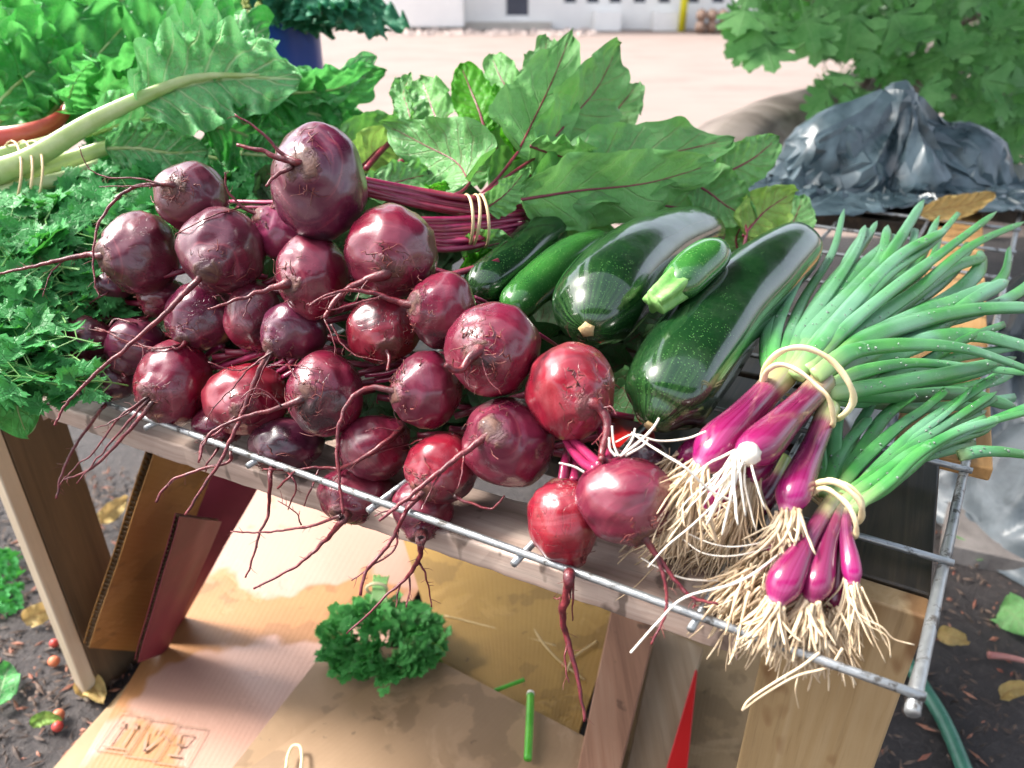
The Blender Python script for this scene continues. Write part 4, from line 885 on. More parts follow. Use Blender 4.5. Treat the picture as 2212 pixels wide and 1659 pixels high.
for i, (c_, dr, n_, L_) in enumerate(bulbs1):
    o, base, td = onion_bulb(o1, c_)
    onion_roots(o1, o, base - td * .003, (td * .6 + RIGHT * dr[0] * .4 + UP * dr[1] * .6 - FWD * .15).normalized(), n_, L_, .42, 100 + i, OROOTW if i == 1 else OROOT, r=.0016 if i != 2 else .0018, rad0=.007)
# plain white root plate of the second bulb
mb = MB(); p = Q(1606, 987, .628); td = (Q(1604, 986, .64) - Q(1622, 975, .648)).normalized(); tube(mb, [p + td * (-.012), p + td * (-.004), p + td * .001], [.0095, .0098, .004], 16, mod=lambda s, a: 1 + .08 * cos(a * 7)); mb.build('root_plate', OROOTW, o1)
for i, c_ in enumerate([[(1470,1000,.75,16),(1490,985,.75,32),(1520,965,.76,34),(1580,915,.78,20)], [(1500,1115,.74,18),(1530,1090,.74,34),(1565,1060,.745,34),(1610,1000,.76,22)], [(1600,1118,.72,18),(1625,1090,.72,34),(1650,1060,.73,34),(1690,990,.75,22)], [(1668,1200,.69,15),(1675,1175,.69,28),(1685,1150,.70,28),(1715,1090,.72,20)]]):
    o, base, td = onion_bulb(o1, c_)
    onion_roots(o1, o, base - td * .003, (td * .5 + RIGHT * -.45 + UP * -.75).normalized(), (26, 60, 60, 60)[i], (.05, .095, .09, .075)[i], .5, 120 + i, r=.0014, rad0=.012)
# long loose white roots in front of the zucchini
mb = MB()
for pts, ww in (([(1600,1010,.64),(1560,1070,.62),(1500,1130,.63),(1440,1180,.63),(1400,1225,.64)],5), ([(1590,1085,.63),(1535,1060,.62),(1480,1010,.61),(1440,985,.62),(1400,960,.63),(1365,935,.64)],6), ([(1340,985,.66),(1380,955,.65),(1410,925,.65),(1424,903,.65)],7), ([(1525,932,.66),(1480,948,.66),(1420,952,.66),(1370,938,.66),(1330,955,.66)],5), ([(1336,985,.66),(1326,960,.66),(1322,920,.66)],6), ([(1330,985,.66),(1318,970,.66),(1316,945,.66)],7), ([(1345,980,.66),(1365,950,.66),(1372,925,.66)],6), ([(1350,985,.66),(1385,965,.66),(1400,950,.66)],6), ([(1262,1020,.66),(1240,1008,.66),(1208,1000,.66)],6), ([(1700,1185,.64),(1600,1255,.62),(1480,1290,.61),(1420,1345,.61),(1362,1410,.60)],6), ([(1560,1255,.66),(1480,1250,.65),(1420,1225,.65),(1385,1205,.66)],5), ([(1700,1160,.65),(1600,1180,.64),(1540,1175,.64),(1480,1150,.65)],4), ([(1690,1175,.65),(1590,1200,.64),(1520,1195,.64),(1475,1165,.65)],4)):
    tube(mb, catmull([Q(*p) for p in pts], 24), lambda s: ww / F * .64 / 2 * (1 - .3 * s) * (1 + .1 * noise.noise(Vector((s * 8, ww, pts[0][0])))), 7)
mb.build('long_roots', OROOTW, o1)
L1 = [
 [(1690,815,.75),(1700,740,.82),(1735,640,.93),(1790,540,1.05),(1832,452,1.15)], [(1700,812,.75),(1730,720,.84),(1800,610,.96),(1870,530,1.07),(1895,478,1.13)],
 [(1710,808,.75),(1770,700,.86),(1850,600,.97),(1905,540,1.06),(1940,505,1.1)], [(1720,805,.745),(1790,715,.84),(1890,600,.96),(1950,520,1.06),(2003,440,1.15)],
 [(1735,800,.74),(1830,690,.83),(1930,590,.93),(2010,520,1.02),(2062,458,1.1)], [(1745,800,.735),(1820,715,.80),(1930,620,.89),(2050,530,.99),(2150,455,1.08)],
 [(1750,805,.74),(1850,720,.82),(1980,620,.92),(2100,540,1.0),(2220,482,1.08)], [(1755,812,.74),(1860,740,.81),(1990,670,.88),(2080,640,.93),(2148,622,.97)],
 [(1765,815,.735),(1870,735,.80),(2000,690,.86),(2120,668,.9),(2240,662,.93)], [(1770,822,.74),(1880,770,.81),(2000,720,.87),(2100,640,.93),(2180,600,.97)],
 [(1760,812,.72),(1840,760,.74),(1960,742,.77),(2090,748,.80),(2235,800,.82)], [(1785,835,.73),(1870,800,.76),(1980,782,.79),(2100,790,.81),(2240,815,.82)],
 [(1790,850,.73),(1870,838,.75),(1960,822,.77),(2060,800,.8),(2150,780,.82)], [(1775,832,.76),(1860,800,.80),(1990,740,.85),(2110,730,.88),(2240,760,.9)],
 [(1680,825,.76),(1670,760,.80),(1690,680,.87),(1730,600,.95),(1775,540,1.02)], [(1670,830,.77),(1655,770,.80),(1670,700,.86),(1700,640,.92),(1730,600,.96)],
 [(1790,845,.75),(1850,850,.78),(1960,860,.82),(2080,850,.85),(2200,880,.87)], [(1700,820,.77),(1745,720,.86),(1800,640,.95),(1840,560,1.03),(1870,500,1.1)],
 [(1760,820,.77),(1850,760,.83),(1950,660,.92),(2060,590,1.0),(2140,550,1.06)], [(1730,810,.77),(1820,700,.87),(1900,620,.96),(1980,560,1.04),(2030,470,1.12)],
 *[[(1700 + k_ * 7, 815, .76), (1730 + k_ * 22, 720 + k_ * 2, .84), (1800 + k_ * 42, 610 + k_ * 10, .94), (1850 + k_ * 52, 540 + k_ * 12, 1.02), (1860 + k_ * 52 + (k_ * 37) % 30, 490 + k_ * 14 - (k_ * 53) % 40, 1.1)] for k_ in range(8)],
 *[[(1790, 845 + k_ * 4, .77), (1860, 830 + k_ * 9, .80), (1960, 790 + k_ * 22, .84), (2070, 740 + k_ * 34, .87), (2170 + (k_ * 41) % 50, 700 + k_ * 40, .9)] for k_ in range(5)],
 [(1720,812,.73),(1770,745,.77),(1850,650,.86),(1940,560,.96),(2050,500,1.04)],
]
rr = random.Random(31); lv = []
for i, pts in enumerate(L1):
    s0 = rr.uniform(14, 22) if i not in (14, 15) else 14
    lv.append(onion_leaf(o1, pts, s0, s0 * rr.uniform(.42, .75), i, rr.random() < .6, rr.uniform(.34, .6)))
drops(o1, lv, 420, 5)
def band(root, cx, cy, cd_, ra, rb, ang, turns, wpx, seed, mat):
    """stretched rubber band wound round a bunch, ring tilted to the bunch axis"""
    ax = Quaternion(FWD, 0); r_ = random.Random(seed)
    for k in range(turns):
        cc = []; oa = radians(ang) ; off = (k - (turns - 1) / 2)
        for m_ in range(41):
            a = m_ / 40 * 2 * pi; la = ra * cos(a); lb = rb * sin(a) * .32 + off * 16 + 5 * sin(a * 2 + k * 2)
            x = cx + la * cos(oa) - lb * sin(oa); y = cy + la * sin(oa) + lb * cos(oa); cc.append(Q(x, y, cd_ - rb * sin(a) * .9 / F * cd_ * (-1)))
        mb = MB(); tube(mb, cc, lambda s: wpx / F * cd_ / 2, 8, flat=.55, cap=False, mod=lambda s, a: 1 + .12 * sin(s * 60 + a * 2)); mb.build('rubber_band', mat, root)
def band_path(root, pts, wpx, mat):
    P = catmull([Q(*p) for p in pts + [pts[0]]], 60); mb = MB(); dd = pts[0][2]
    tube(mb, P, lambda s: wpx / F * dd / 2, 8, flat=.55, cap=False, n0=(CAM - P[0]).normalized(), mod=lambda s, a: 1 + .12 * sin(s * 50 + a * 2)); mb.build('rubber_band', mat, root)
band_path(o1, [(1648,828,.735),(1655,790,.715),(1690,758,.70),(1740,752,.69),(1795,778,.685),(1835,830,.685),(1842,870,.695),(1810,905,.72),(1780,900,.80),(1720,860,.83),(1665,840,.80)], 14, BANDW)
band_path(o1, [(1645,838,.735),(1658,800,.712),(1690,788,.70),(1730,805,.688),(1765,835,.682),(1790,860,.68),(1800,900,.69),(1795,920,.71),(1765,900,.80),(1700,870,.82),(1660,850,.79)], 13, BANDW)

o2 = thing('spring_onion_bunch', 'lower bunch of slimmer red spring onions with tufted roots spilling over the front right wire', 'spring onions', Q(1800, 1080, .66), 'bunches of red spring onions')
bulbs2 = [
 ([(1676,1300,.615,20),(1688,1272,.618,37),(1704,1240,.622,38),(1740,1175,.635,22),(1772,1120,.65,18),(1800,1080,.665,18)], (-.15,-1), 44, .04),
 ([(1752,1296,.618,18),(1760,1268,.62,33),(1768,1238,.625,33),(1785,1175,.64,22),(1803,1118,.655,18),(1815,1075,.67,17)], (-.05,-1), 46, .045),
 ([(1800,1318,.635,14),(1803,1290,.637,24),(1808,1258,.64,24),(1815,1190,.65,17),(1822,1120,.665,14),(1825,1085,.675,14)], (.05,-1), 40, .045),
 ([(1842,1258,.62,14),(1840,1235,.622,21),(1836,1205,.628,20),(1828,1160,.64,15),(1826,1115,.655,14),(1828,1080,.67,14)], (.1,-1), 22, .055),
]
for i, (c_, dr, n_, L_) in enumerate(bulbs2):
    o, base, td = onion_bulb(o2, c_)
    onion_roots(o2, o, base - td * .002, (td * .6 + RIGHT * dr[0] * .5 + UP * dr[1] * .5 - FWD * .1).normalized(), n_, L_, .5 if i < 3 else .3, 200 + i, r=.0018 if i < 3 else .0010, rad0=.006)
o, base, td = onion_bulb(o2, [(1640,1330,.66,14),(1660,1300,.66,24),(1680,1270,.665,24),(1730,1200,.68,16)])
onion_roots(o2, o, Q(1640, 1260, .655), (RIGHT * -.5 - UP * .8).normalized(), 90, .055, .5, 230, r=.0015, rad0=.024)
onion_roots(o2, o, Q(1740, 1330, .64), (RIGHT * .15 - UP * .9).normalized(), 80, .042, .6, 231, r=.0018, rad0=.022)
mb = MB()
for pts, ww in (([(1830,1290,.61),(1860,1330,.605),(1905,1355,.6),(1930,1380,.6),(1975,1393,.6)],5), ([(1835,1290,.61),(1870,1345,.605),(1915,1375,.6),(1924,1420,.6)],4), ([(1770,1410,.60),(1730,1440,.60),(1680,1470,.60),(1620,1510,.60),(1603,1535,.60)],7), ([(1820,1400,.60),(1790,1440,.60),(1720,1460,.60),(1650,1500,.60),(1606,1532,.60)],7), ([(1725,1455,.60),(1718,1490,.60),(1725,1530,.61)],3), ([(1836,1290,.61),(1833,1340,.61),(1838,1420,.61)],5)):
    tube(mb, catmull([Q(*p) for p in pts], 20), lambda s: ww / F * .6 / 2 * (1 - .35 * s), 7)
mb.build('long_roots', OROOT, o2)
L2 = [
 [(1810,1080,.665),(1870,1040,.69),(1960,960,.73),(2060,900,.77),(2160,850,.81)], [(1820,1085,.66),(1890,1040,.68),(1980,985,.71),(2080,940,.74),(2220,870,.78)],
 [(1830,1095,.66),(1900,1060,.67),(1960,1010,.69),(2050,950,.72),(2130,900,.75)], [(1800,1075,.68),(1850,1010,.71),(1930,930,.76),(2000,880,.79),(2050,850,.81)],
 [(1790,1070,.69),(1820,1000,.73),(1850,930,.78),(1890,870,.81)], [(1780,1070,.69),(1800,1000,.73),(1815,930,.77),(1820,880,.8)],
 [(1785,1072,.685),(1800,1010,.72),(1840,950,.76),(1880,900,.79)], [(1838,1105,.655),(1920,1040,.67),(2000,975,.69),(2090,925,.72),(2240,890,.76)],
 [(1800,1075,.69),(1860,980,.74),(1920,900,.79),(1990,850,.82)], [(1770,1070,.69),(1775,1010,.72),(1770,950,.76),(1780,900,.79)],
 *[[(1815, 1085 + k_ * 3, .68), (1880, 1030 + k_ * 4, .71), (1960, 960 + k_ * 8, .745), (2050, 890 + k_ * 16, .78), (2110 + (k_ * 31) % 50, 830 + k_ * 24, .81)] for k_ in range(6)],
 [(2070,985,.74),(2110,975,.74),(2160,972,.75),(2215,975,.76)], [(1825,1085,.67),(1900,1010,.71),(1990,930,.75),(2090,850,.8),(2160,800,.83)],
]
lv = []
for i, pts in enumerate(L2):
    s0 = rr.uniform(13, 19) if i != 10 else 9
    lv.append(onion_leaf(o2, pts, s0, s0 * rr.uniform(.5, .75), i + 40, rr.random() < .6, rr.uniform(.4, .6)))
drops(o2, lv, 150, 6)
band_path(o2, [(1748,1060,.665),(1770,1042,.65),(1810,1045,.64),(1850,1075,.635),(1862,1105,.64),(1850,1130,.66),(1810,1110,.72),(1770,1080,.71)], 13, BANDW)
band_path(o2, [(1746,1070,.66),(1780,1055,.645),(1820,1080,.635),(1842,1110,.63),(1850,1145,.635),(1840,1160,.65),(1810,1120,.71),(1765,1085,.70)], 12, BANDW)
band_path(o2, [(1750,1052,.665),(1790,1036,.65),(1835,1050,.64),(1862,1080,.64),(1860,1110,.65),(1835,1125,.70),(1790,1090,.72)], 8, BANDW)

# ------------------------------------------------------------------ parsley
def lobed(mb, base, d, n, size, rr, lobes=3, cup=.3, uvs=True, deep=.5, jag=.13):
    """one lobed leaflet: base point, direction d, normal n"""
    s = d.cross(n).normalized(); m = 22 if jag > .1 else 34; pw = .75 if jag > .1 else .5; A = radians(118); rings = [.45, 1.0]; vs = [base]; uv = [(0, .5)]
    for rg in rings:
        for k in range(m + 1):
            th = lerp(-A, A, k / m); lob = abs(cos(th * lobes * .5 * pi / A * (1 if lobes % 2 else 1))) ** .75 if lobes % 2 == 0 else abs(cos(th * (lobes / 2) * (pi / A) / 1.0)) ** pw
            rad_ = size * ((1 - deep) + deep * lob) * (1 - .28 * abs(th) / A) * (1 + jag * (1 if k % 2 else -1) * (rg == 1.0)) * .95
            x = cos(th) * rad_ * rg * .75 + size * .25 * rg; y = sin(th) * rad_ * rg
            z_ = cup * (y * y - .5 * x * x) / size
            vs.append(base + d * x + s * y + n * z_); uv.append((.02 + .96 * rg * max(0, cos(th) * .5 + .5), .5 + .5 * rg * sin(th)))
    fs = [(0, k + 1, k + 2) for k in range(m)] + [(k + 1, m + 2 + k, m + 3 + k, k + 2) for k in range(m)]
    mb.add(vs, fs, uv)
def parsley_sprig(lm, sm, p, d, n, L, rr, lw=.016):
    pts = [p, p + d * L * .5 + n * L * .08, p + d * L]; P = catmull(pts, 6); tube(sm, P, lambda s: .0011 * (1 - .5 * s), 5, cap=False)
    s = d.cross(n).normalized()
    for k, t in enumerate((.35, .65)):
        for sg in (-1, 1):
            q = P[int(t * 6)]; dd = (d * .7 + s * sg * .8 + n * rr.uniform(-.2, .3)).normalized(); ql = q + dd * L * .28; tube(sm, [q, ql], lambda s_: .0007, 4, cap=False)
            nn = (n + rvec(rr) * .45).normalized(); nn = (nn - dd * nn.dot(dd)).normalized(); lobed(lm, ql - dd * .002, dd, nn, lw * rr.uniform(.75, 1.2), rr, 3, rr.uniform(-.5, .6), deep=.55)
            d2 = (dd + s * sg * .9).normalized(); n2 = (nn - d2 * nn.dot(d2)).normalized(); lobed(lm, ql, d2, n2, lw * .7, rr, 3, .4, deep=.55)
    for a in (-.6, 0, .6):
        dd = (d + s * a + n * rr.uniform(-.2, .2)).normalized(); nn = (n + rvec(rr) * .3); nn = (nn - dd * nn.dot(dd)).normalized(); lobed(lm, P[-1] - dd * .002, dd, nn, lw * rr.uniform(.85, 1.25), rr, 3, rr.uniform(-.3, .5), deep=.55)
def inside(poly, x, y):
    c = False; j = len(poly) - 1
    for i in range(len(poly)):
        if (poly[i][1] > y) != (poly[j][1] > y) and x < (poly[j][0] - poly[i][0]) * (y - poly[i][1]) / (poly[j][1] - poly[i][1]) + poly[i][0]: c = not c
        j = i
    return c
def parsley_mass(root, poly, zf, n, seed, dirq, L=(.055, .10), lw=.030, mats=(PARS, PSTEM)):
    rr = random.Random(seed); lm = MB(); sm = MB(); xs = [p[0] for p in poly]; ys = [p[1] for p in poly]; c = 0
    while c < n:
        x = rr.uniform(min(xs), max(xs)); y = rr.uniform(min(ys), max(ys))
        if not inside(poly, x, y): continue
        c += 1; z = zf(x, y) + rr.uniform(-.035, .012); p = QZ(x, y, z); a = dirq + rr.gauss(0, .7)
        d = (Vector((cos(a), sin(a), rr.uniform(-.15, .55)))).normalized(); n_ = (Vector((0, -.45, .85)) + rvec(rr) * .55).normalized(); n_ = (n_ - d * n_.dot(d)).normalized()
        parsley_sprig(lm, sm, p - d * .03, d, n_, rr.uniform(*L), rr, lw * rr.uniform(.8, 1.25))
    lm.build('leaves', mats[0], root); sm.build('stems', mats[1], root)
pz = lambda x, y: RACK + .05 + .13 * sstep(850, 380, y) + .01 * noise.noise(Vector((x * .01, y * .01, 0)))
pb = thing('parsley_bunch', 'big heap of flat-leaf parsley at the left edge under the brown beetroots', 'parsley', QZ(150, 600, RACK), 'parsley')
parsley_mass(pb, [(-60, 430), (60, 395), (330, 330), (600, 345), (640, 420), (560, 480), (330, 520), (250, 560), (230, 700), (160, 800), (60, 830), (-60, 800)], pz, 290, 3, radians(165))
parsley_mass(pb, [(60, 760), (170, 770), (230, 830), (150, 850), (110, 830)], lambda x, y: RACK + .03, 14, 8, radians(250), (.05, .08), .02)
# parsley body mass beneath
b = MB(); rr = random.Random(12)
for i in range(70):
    x = rr.uniform(-80, 560); y = rr.uniform(440, 800); 
    if x > 230 and y > 520: continue
    leaf(b, [QZ(x - 60, y, pz(x, y) - .05), QZ(x, y - 10, pz(x, y) - .04), QZ(x + 60, y, pz(x, y) - .05)], 130, seed=i, nu=6, nv=4, twist=rr.uniform(-30, 30))
b.build('inner_leaves', PARS, pb)

# ------------------------------------------------------------------ chard
ch = thing('chard_bunch', 'Swiss chard bunch with thick pale green stalks and crinkled leaves at the upper left', 'chard', Q(20, 380, 1.25))
rr = random.Random(21)
STK = [([(-60,385,1.12),(60,345,1.12),(200,262,1.12),(330,200,1.13),(430,166,1.15),(560,162,1.18)],54,6), ([(-60,410,1.15),(60,375,1.15),(150,345,1.17),(240,315,1.18)],46,30), ([(-60,355,1.18),(40,325,1.2),(120,300,1.22),(210,250,1.26)],40,16), ([(-60,440,1.14),(60,405,1.14),(150,380,1.16),(220,350,1.18)],40,20), ([(-60,372,1.13),(40,352,1.13),(150,300,1.15),(230,285,1.18),(330,310,1.2)],26,7)]
for pts, w0, w1 in STK:
    mb = MB(); P = catmull([Q(*p) for p in pts], 30); tube(mb, P, lambda s: lerp(w0, w1, s) / F * 1.18 / 2, 14, n0=(CAM - P[0]).normalized(), flat=.6, mod=lambda s, a: 1 + .06 * cos(a * 5) + .04 * noise.noise(Vector((s * 6, a, w0)))); mb.build('stalk', CSTEM, ch)
for ox in (0, 24, 46):
    cc = [Q(20 + ox + 26 * sin(a) + 6 * cos(a), 382 - 78 * cos(a) , 1.16 - .06 * sin(a)) for a in [k / 24 * 2 * pi for k in range(25)]]
    mb = MB(); tube(mb, cc, lambda s: .0018, 7, flat=.6); mb.build('rubber_band', BAND, ch)
CL = [
 ([(200,290,1.17),(280,265,1.18),(360,250,1.19),(450,235,1.21)],150,CHARD_LT,dict(twist=10,cup=.15,ruf=.15,rf=3,seed=1)),
 ([(230,320,1.16),(300,320,1.17),(370,330,1.18),(450,325,1.2)],130,CHARD_LT,dict(twist=15,cup=.15,ruf=.15,rf=3,seed=2)),
 ([(300,222,1.135),(400,184,1.15),(500,168,1.18),(650,172,1.22)],220,CHARD_LT,dict(twist=-12,cup=.25,ruf=.34,rf=6,seed=3)),
 ([(390,178,1.17),(430,130,1.19),(470,90,1.22),(505,40,1.26)],170,CHARD_LT,dict(twist=-20,cup=.15,ruf=.34,rf=5,seed=33)),
 ([(350,200,1.24),(420,140,1.28),(500,100,1.33),(580,60,1.38)],210,CHARD,dict(twist=-20,cup=.15,ruf=.22,rf=5,seed=4)),
 ([(560,200,1.26),(640,200,1.28),(730,190,1.3),(830,150,1.33)],120,CHARD_BR,dict(twist=25,cup=.2,ruf=.2,rf=4,seed=5)),
 ([(560,180,1.3),(640,195,1.3),(720,190,1.31),(815,125,1.32)],90,CHARD_LT,dict(twist=-30,cup=.2,ruf=.2,rf=4,seed=6)),
 ([(100,260,1.3),(160,180,1.33),(220,110,1.37),(300,20,1.42)],210,CHARD_BR,dict(twist=-10,cup=.2,ruf=.25,rf=5,seed=7)),
 ([(20,230,1.3),(60,150,1.33),(110,90,1.37),(200,20,1.42)],200,CHARD,dict(twist=20,cup=.2,ruf=.3,rf=5,seed=8)),
 ([(-20,240,1.25),(40,180,1.28),(100,140,1.3),(180,110,1.33)],170,CHARD_BR,dict(twist=-20,cup=.3,ruf=.3,rf=5,seed=9)),
 ([(200,240,1.25),(240,180,1.28),(310,140,1.3),(400,120,1.33)],130,CHARD_BR,dict(twist=30,cup=.3,ruf=.25,rf=4,seed=10)),
 ([(300,130,1.38),(360,80,1.4),(430,40,1.43),(520,0,1.46)],200,CHARD_BR,dict(twist=-10,cup=.2,ruf=.25,rf=5,seed=11)),
 ([(-30,120,1.4),(30,70,1.42),(110,40,1.45),(220,10,1.48)],170,CHARD_BR,dict(twist=10,cup=.3,ruf=.3,rf=5,seed=12)),
 ([(60,60,1.5),(160,30,1.5),(260,0,1.52),(380,-30,1.55)],200,CHARD,dict(twist=-10,cup=.2,ruf=.3,rf=5,seed=13)),
 ([(440,270,1.2),(500,280,1.22),(560,300,1.24),(640,300,1.26)],150,CHARD,dict(twist=20,cup=.2,ruf=.25,rf=4,seed=14)),
 ([(480,250,1.25),(560,240,1.28),(640,240,1.3),(740,260,1.32)],190,CHARD,dict(twist=-10,cup=.2,ruf=.25,rf=4,seed=15)),
 ([(520,330,1.18),(570,335,1.2),(640,330,1.22),(740,300,1.24)],110,CHARD,dict(twist=10,cup=.2,ruf=.2,rf=4,seed=16)),
 ([(240,270,1.3),(300,220,1.33),(380,200,1.36),(460,180,1.38)],160,CHARD,dict(twist=-40,cup=.2,ruf=.2,rf=4,seed=17)),
 ([(-40,300,1.32),(30,240,1.34),(90,220,1.36),(170,200,1.38)],180,CHARD,dict(twist=-20,cup=.2,ruf=.3,rf=4,seed=18)),
 ([(100,250,1.38),(200,190,1.42),(300,150,1.45),(420,120,1.48)],240,CHARD,dict(twist=-20,cup=.2,ruf=.3,rf=5,seed=19)),
 ([(-60,200,1.45),(20,130,1.47),(120,90,1.5),(240,70,1.53)],260,CHARD,dict(twist=0,cup=.2,ruf=.3,rf=5,seed=20)),
 ([(140,240,1.2),(150,200,1.21),(170,160,1.22),(200,130,1.24)],90,CHARD_BR,dict(twist=50,cup=.3,ruf=.3,rf=4,seed=22)),
 ([(250,170,1.28),(300,150,1.29),(350,140,1.3),(410,140,1.31)],70,CHARD_BR,dict(twist=-50,cup=.3,ruf=.3,rf=3,seed=23)),
 ([(640,230,1.34),(690,250,1.35),(740,270,1.36),(800,280,1.38)],120,CHARD,dict(twist=0,cup=.2,ruf=.3,rf=3,seed=24)),
 ([(420,330,1.3),(500,350,1.3),(580,360,1.3),(680,370,1.3)],160,CHARD,dict(twist=0,cup=.2,ruf=.3,rf=3,seed=25)),
]
for i, (c_, w_, m_, kw) in enumerate(CL):
    leaf_part(ch, c_, w_, m_, CSTEM if m_ is not CHARD_BR or i % 2 else None, (11, 3), None, kind='chard', nu=64, nv=26, puck=.008, nveins=8, jag=.14, **kw)
rc = thing('red_chard', 'red-stalked chard leaf lying behind the pale chard stalks', 'chard', Q(60, 290, 1.28))
mb = MB(); P = catmull([Q(-40, 305, 1.25), Q(50, 290, 1.25), Q(110, 268, 1.27), Q(140, 240, 1.29), Q(152, 205, 1.3)], 24); tube(mb, P, lambda s: lerp(52, 14, s) / F * 1.27 / 2, 12, flat=.5, n0=(CAM - P[0]).normalized(), mod=lambda s, a: 1 + .08 * cos(a * 5)); mb.build('stalk', CRED, rc)
leaf_part(rc, [(145, 230, 1.3), (165, 180, 1.31), (185, 150, 1.32), (200, 110, 1.34)], 120, CHARD, CRED, (9, 3), None, kind='chard', seed=40, ruf=.3, twist=20)
# chard leaf hanging at the left end
hl = thing('chard_leaf', 'single shiny green leaf hanging down over the left end of the rail', 'leaf', Q(40, 850, 1.0))
leaf_part(hl, [(60, 775, 1.02), (45, 830, .99), (38, 880, .97), (60, 945, .96)], 125, CHARD_BR, CSTEM, (6, 2), None, kind='chard', seed=41, ruf=.12, rf=3, cup=.35, twist=10, puck=.004)

# ------------------------------------------------------------------ blue tub with kale
tub = thing('blue_tub', 'dark blue plastic tub standing behind the chard and holding curly greens', 'tub', (Q(596, 100, 2.0).x, Q(596, 100, 2.0).y, 0))
BLUE = m_simple('blue_plastic', (.006, .045, .30), (.010, .065, .38), 5, .35, .08)
cx_, cy_ = tub.location.x, tub.location.y; ztop = Q(610, 30, 2.0).z
b = MB(); tube(b, [Vector((cx_, cy_, z)) for z in (.002, .3, .6, .9, ztop - .02, ztop)], [.10, .108, .112, .116, .118, .12], 40); b.build('body', BLUE, tub)
b = MB(); tube(b, [Vector((cx_ + .128 * cos(a), cy_ + .128 * sin(a), ztop)) for a in [k / 40 * 2 * pi for k in range(41)]], lambda s: .007, 8, cap=False); b.build('rim', BLUE, tub)
kl = thing('curly_greens', 'dark blue-green curly kale leaves drooping over the blue tub', 'kale', (cx_, cy_, ztop))
rr = random.Random(61)
for i in range(34):
    x0 = 610 + rr.uniform(-30, 30); a = rr.uniform(-2.7, .2) if i > 8 else rr.uniform(-.4, .5); L = rr.uniform(120, 250); x1 = x0 + cos(a) * L * 1.0; y1 = 20 + sin(a) * L * .4 + rr.uniform(-20, 95) * (1 if x1 > 690 or x1 < 540 else .1)
    dd = rr.uniform(1.78, 2.15)
    leaf_part(kl, [(x0, 30, dd), ((x0 * 2 + x1) / 3, 5, dd - .05), ((x0 + 2 * x1) / 3, (y1 + 0) / 2, dd - .08), (x1, y1, dd - .1)], rr.uniform(60, 100), KALE, None, kind='chard', nu=50, nv=18, puck=.005, seed=60 + i, ruf=.38, rf=7, cup=.2, jag=.12, twist=rr.uniform(-50, 50))
b = MB()
for i in range(8):
    x = 545 + rr.uniform(-18, 18); y = rr.uniform(0, 45)
    for k in range(16):
        p = Q(x + rr.uniform(-6, 6), y - 20 + k * 2, 1.75); tube(b, [p, p + rvec(rr) * .008], lambda s: .002, 5)
b.build('flower_buds', m_simple('bud', (.35, .42, .10), (.45, .5, .16), 40), kl)

# ------------------------------------------------------------------ fig tree
ft = thing('fig_tree', 'fig tree with a leaning grey-brown trunk and lobed leaves at the upper right', 'tree', (1.4, 3.0, 0))
BARK = m_wood('fig_bark', (.14, .11, .09), (.28, .23, .20), (.40, .34, .30), 0, None, .35, .8)
mb = MB(); P = catmull([Vector((Q(1440, 480, 2.4).x, Q(1440, 480, 2.4).y, 0)), Q(1520, 400, 2.55), Q(1680, 285, 2.9), Q(1850, 215, 3.3), Q(2050, 120, 3.6), Q(2180, -60, 3.8)], 40)
tube(mb, P, lambda s: lerp(.15, .09, s) * (1 + .1 * noise.noise(Vector((s * 9, 0, 0)))), 24, mod=lambda s, a: 1 + .10 * noise.noise(Vector((s * 9, cos(a) * 2, sin(a) * 2)))); mb.build('trunk', BARK, ft)
for pts in (([(1900,190,3.3),(1980,150,3.0),(2060,60,2.7),(2150,20,2.5)]), ([(1850,215,3.2),(1880,120,2.9),(1800,20,2.6),(1700,-20,2.5)]), ([(2000,150,3.4),(2100,250,2.8),(2180,200,2.6)])):
    mb = MB(); tube(mb, catmull([Q(*p) for p in pts], 14), lambda s: .025 * (1 - .6 * s), 8); mb.build('branch', BARK, ft)
rr = random.Random(71); lm = MB(); sm = MB()
def fig_leaf(x, y, d, ang, size, tilt=.5, lob=5):
    p = Q(x, y, d); dd = (RIGHT * cos(ang) - UP * sin(ang) * 1.0 + FWD * rr.uniform(-.5, .3)).normalized(); n = ((CAM - p).normalized() * .7 + Z * .6 + rvec(rr) * tilt).normalized(); n = (n - dd * n.dot(dd)).normalized()
    lobed(lm, p, dd, n, size, rr, lob, rr.uniform(-.2, .5), deep=.64, jag=.05); tube(lm, catmull([p - dd * .07 + Z * .02, p - dd * .03 + Z * .008, p], 4), lambda s: .002, 5, cap=False)
HB = [(1600, 0), (1590, 60), (1600, 110), (1660, 60), (1720, 90), (1800, 70), (1830, 120), (1760, 200), (1790, 250), (1880, 180), (1980, 160), (2100, 280), (2212, 350), (2260, 330), (2260, -60), (1590, -60)]
c = 0
while c < 460:
    x = rr.uniform(1560, 2270); y = rr.uniform(-60, 350)
    if not inside(HB, x, y): continue
    c += 1; dd = rr.uniform(2.3, 3.6); fig_leaf(x, y, dd, rr.uniform(.2, 2.6), rr.uniform(.035, .095) * (dd / 2.7), .9)
for x, y, a, s in ((1635, 60, 1.7, .13), (1655, 95, 1.5, .12), (1610, 20, 1.9, .11), (1740, 40, 1.4, .12), (1765, 70, 1.6, .10), (1840, 30, 1.6, .14), (1900, 120, 2.6, .08), (1960, 90, -.8, .1), (2040, 120, -.6, .12), (2080, 130, -.3, .1), (2120, 170, .3, .11), (1990, 190, .6, .09), (1830, 160, 2.4, .08), (1860, 220, 2.6, .07), (2180, 180, -.2, .1), (2150, 60, -.8, .1), (1930, 30, 1.0, .13)):
    fig_leaf(x, y, 2.25, a, s, .25)
lm.build('crown', FIG, ft)
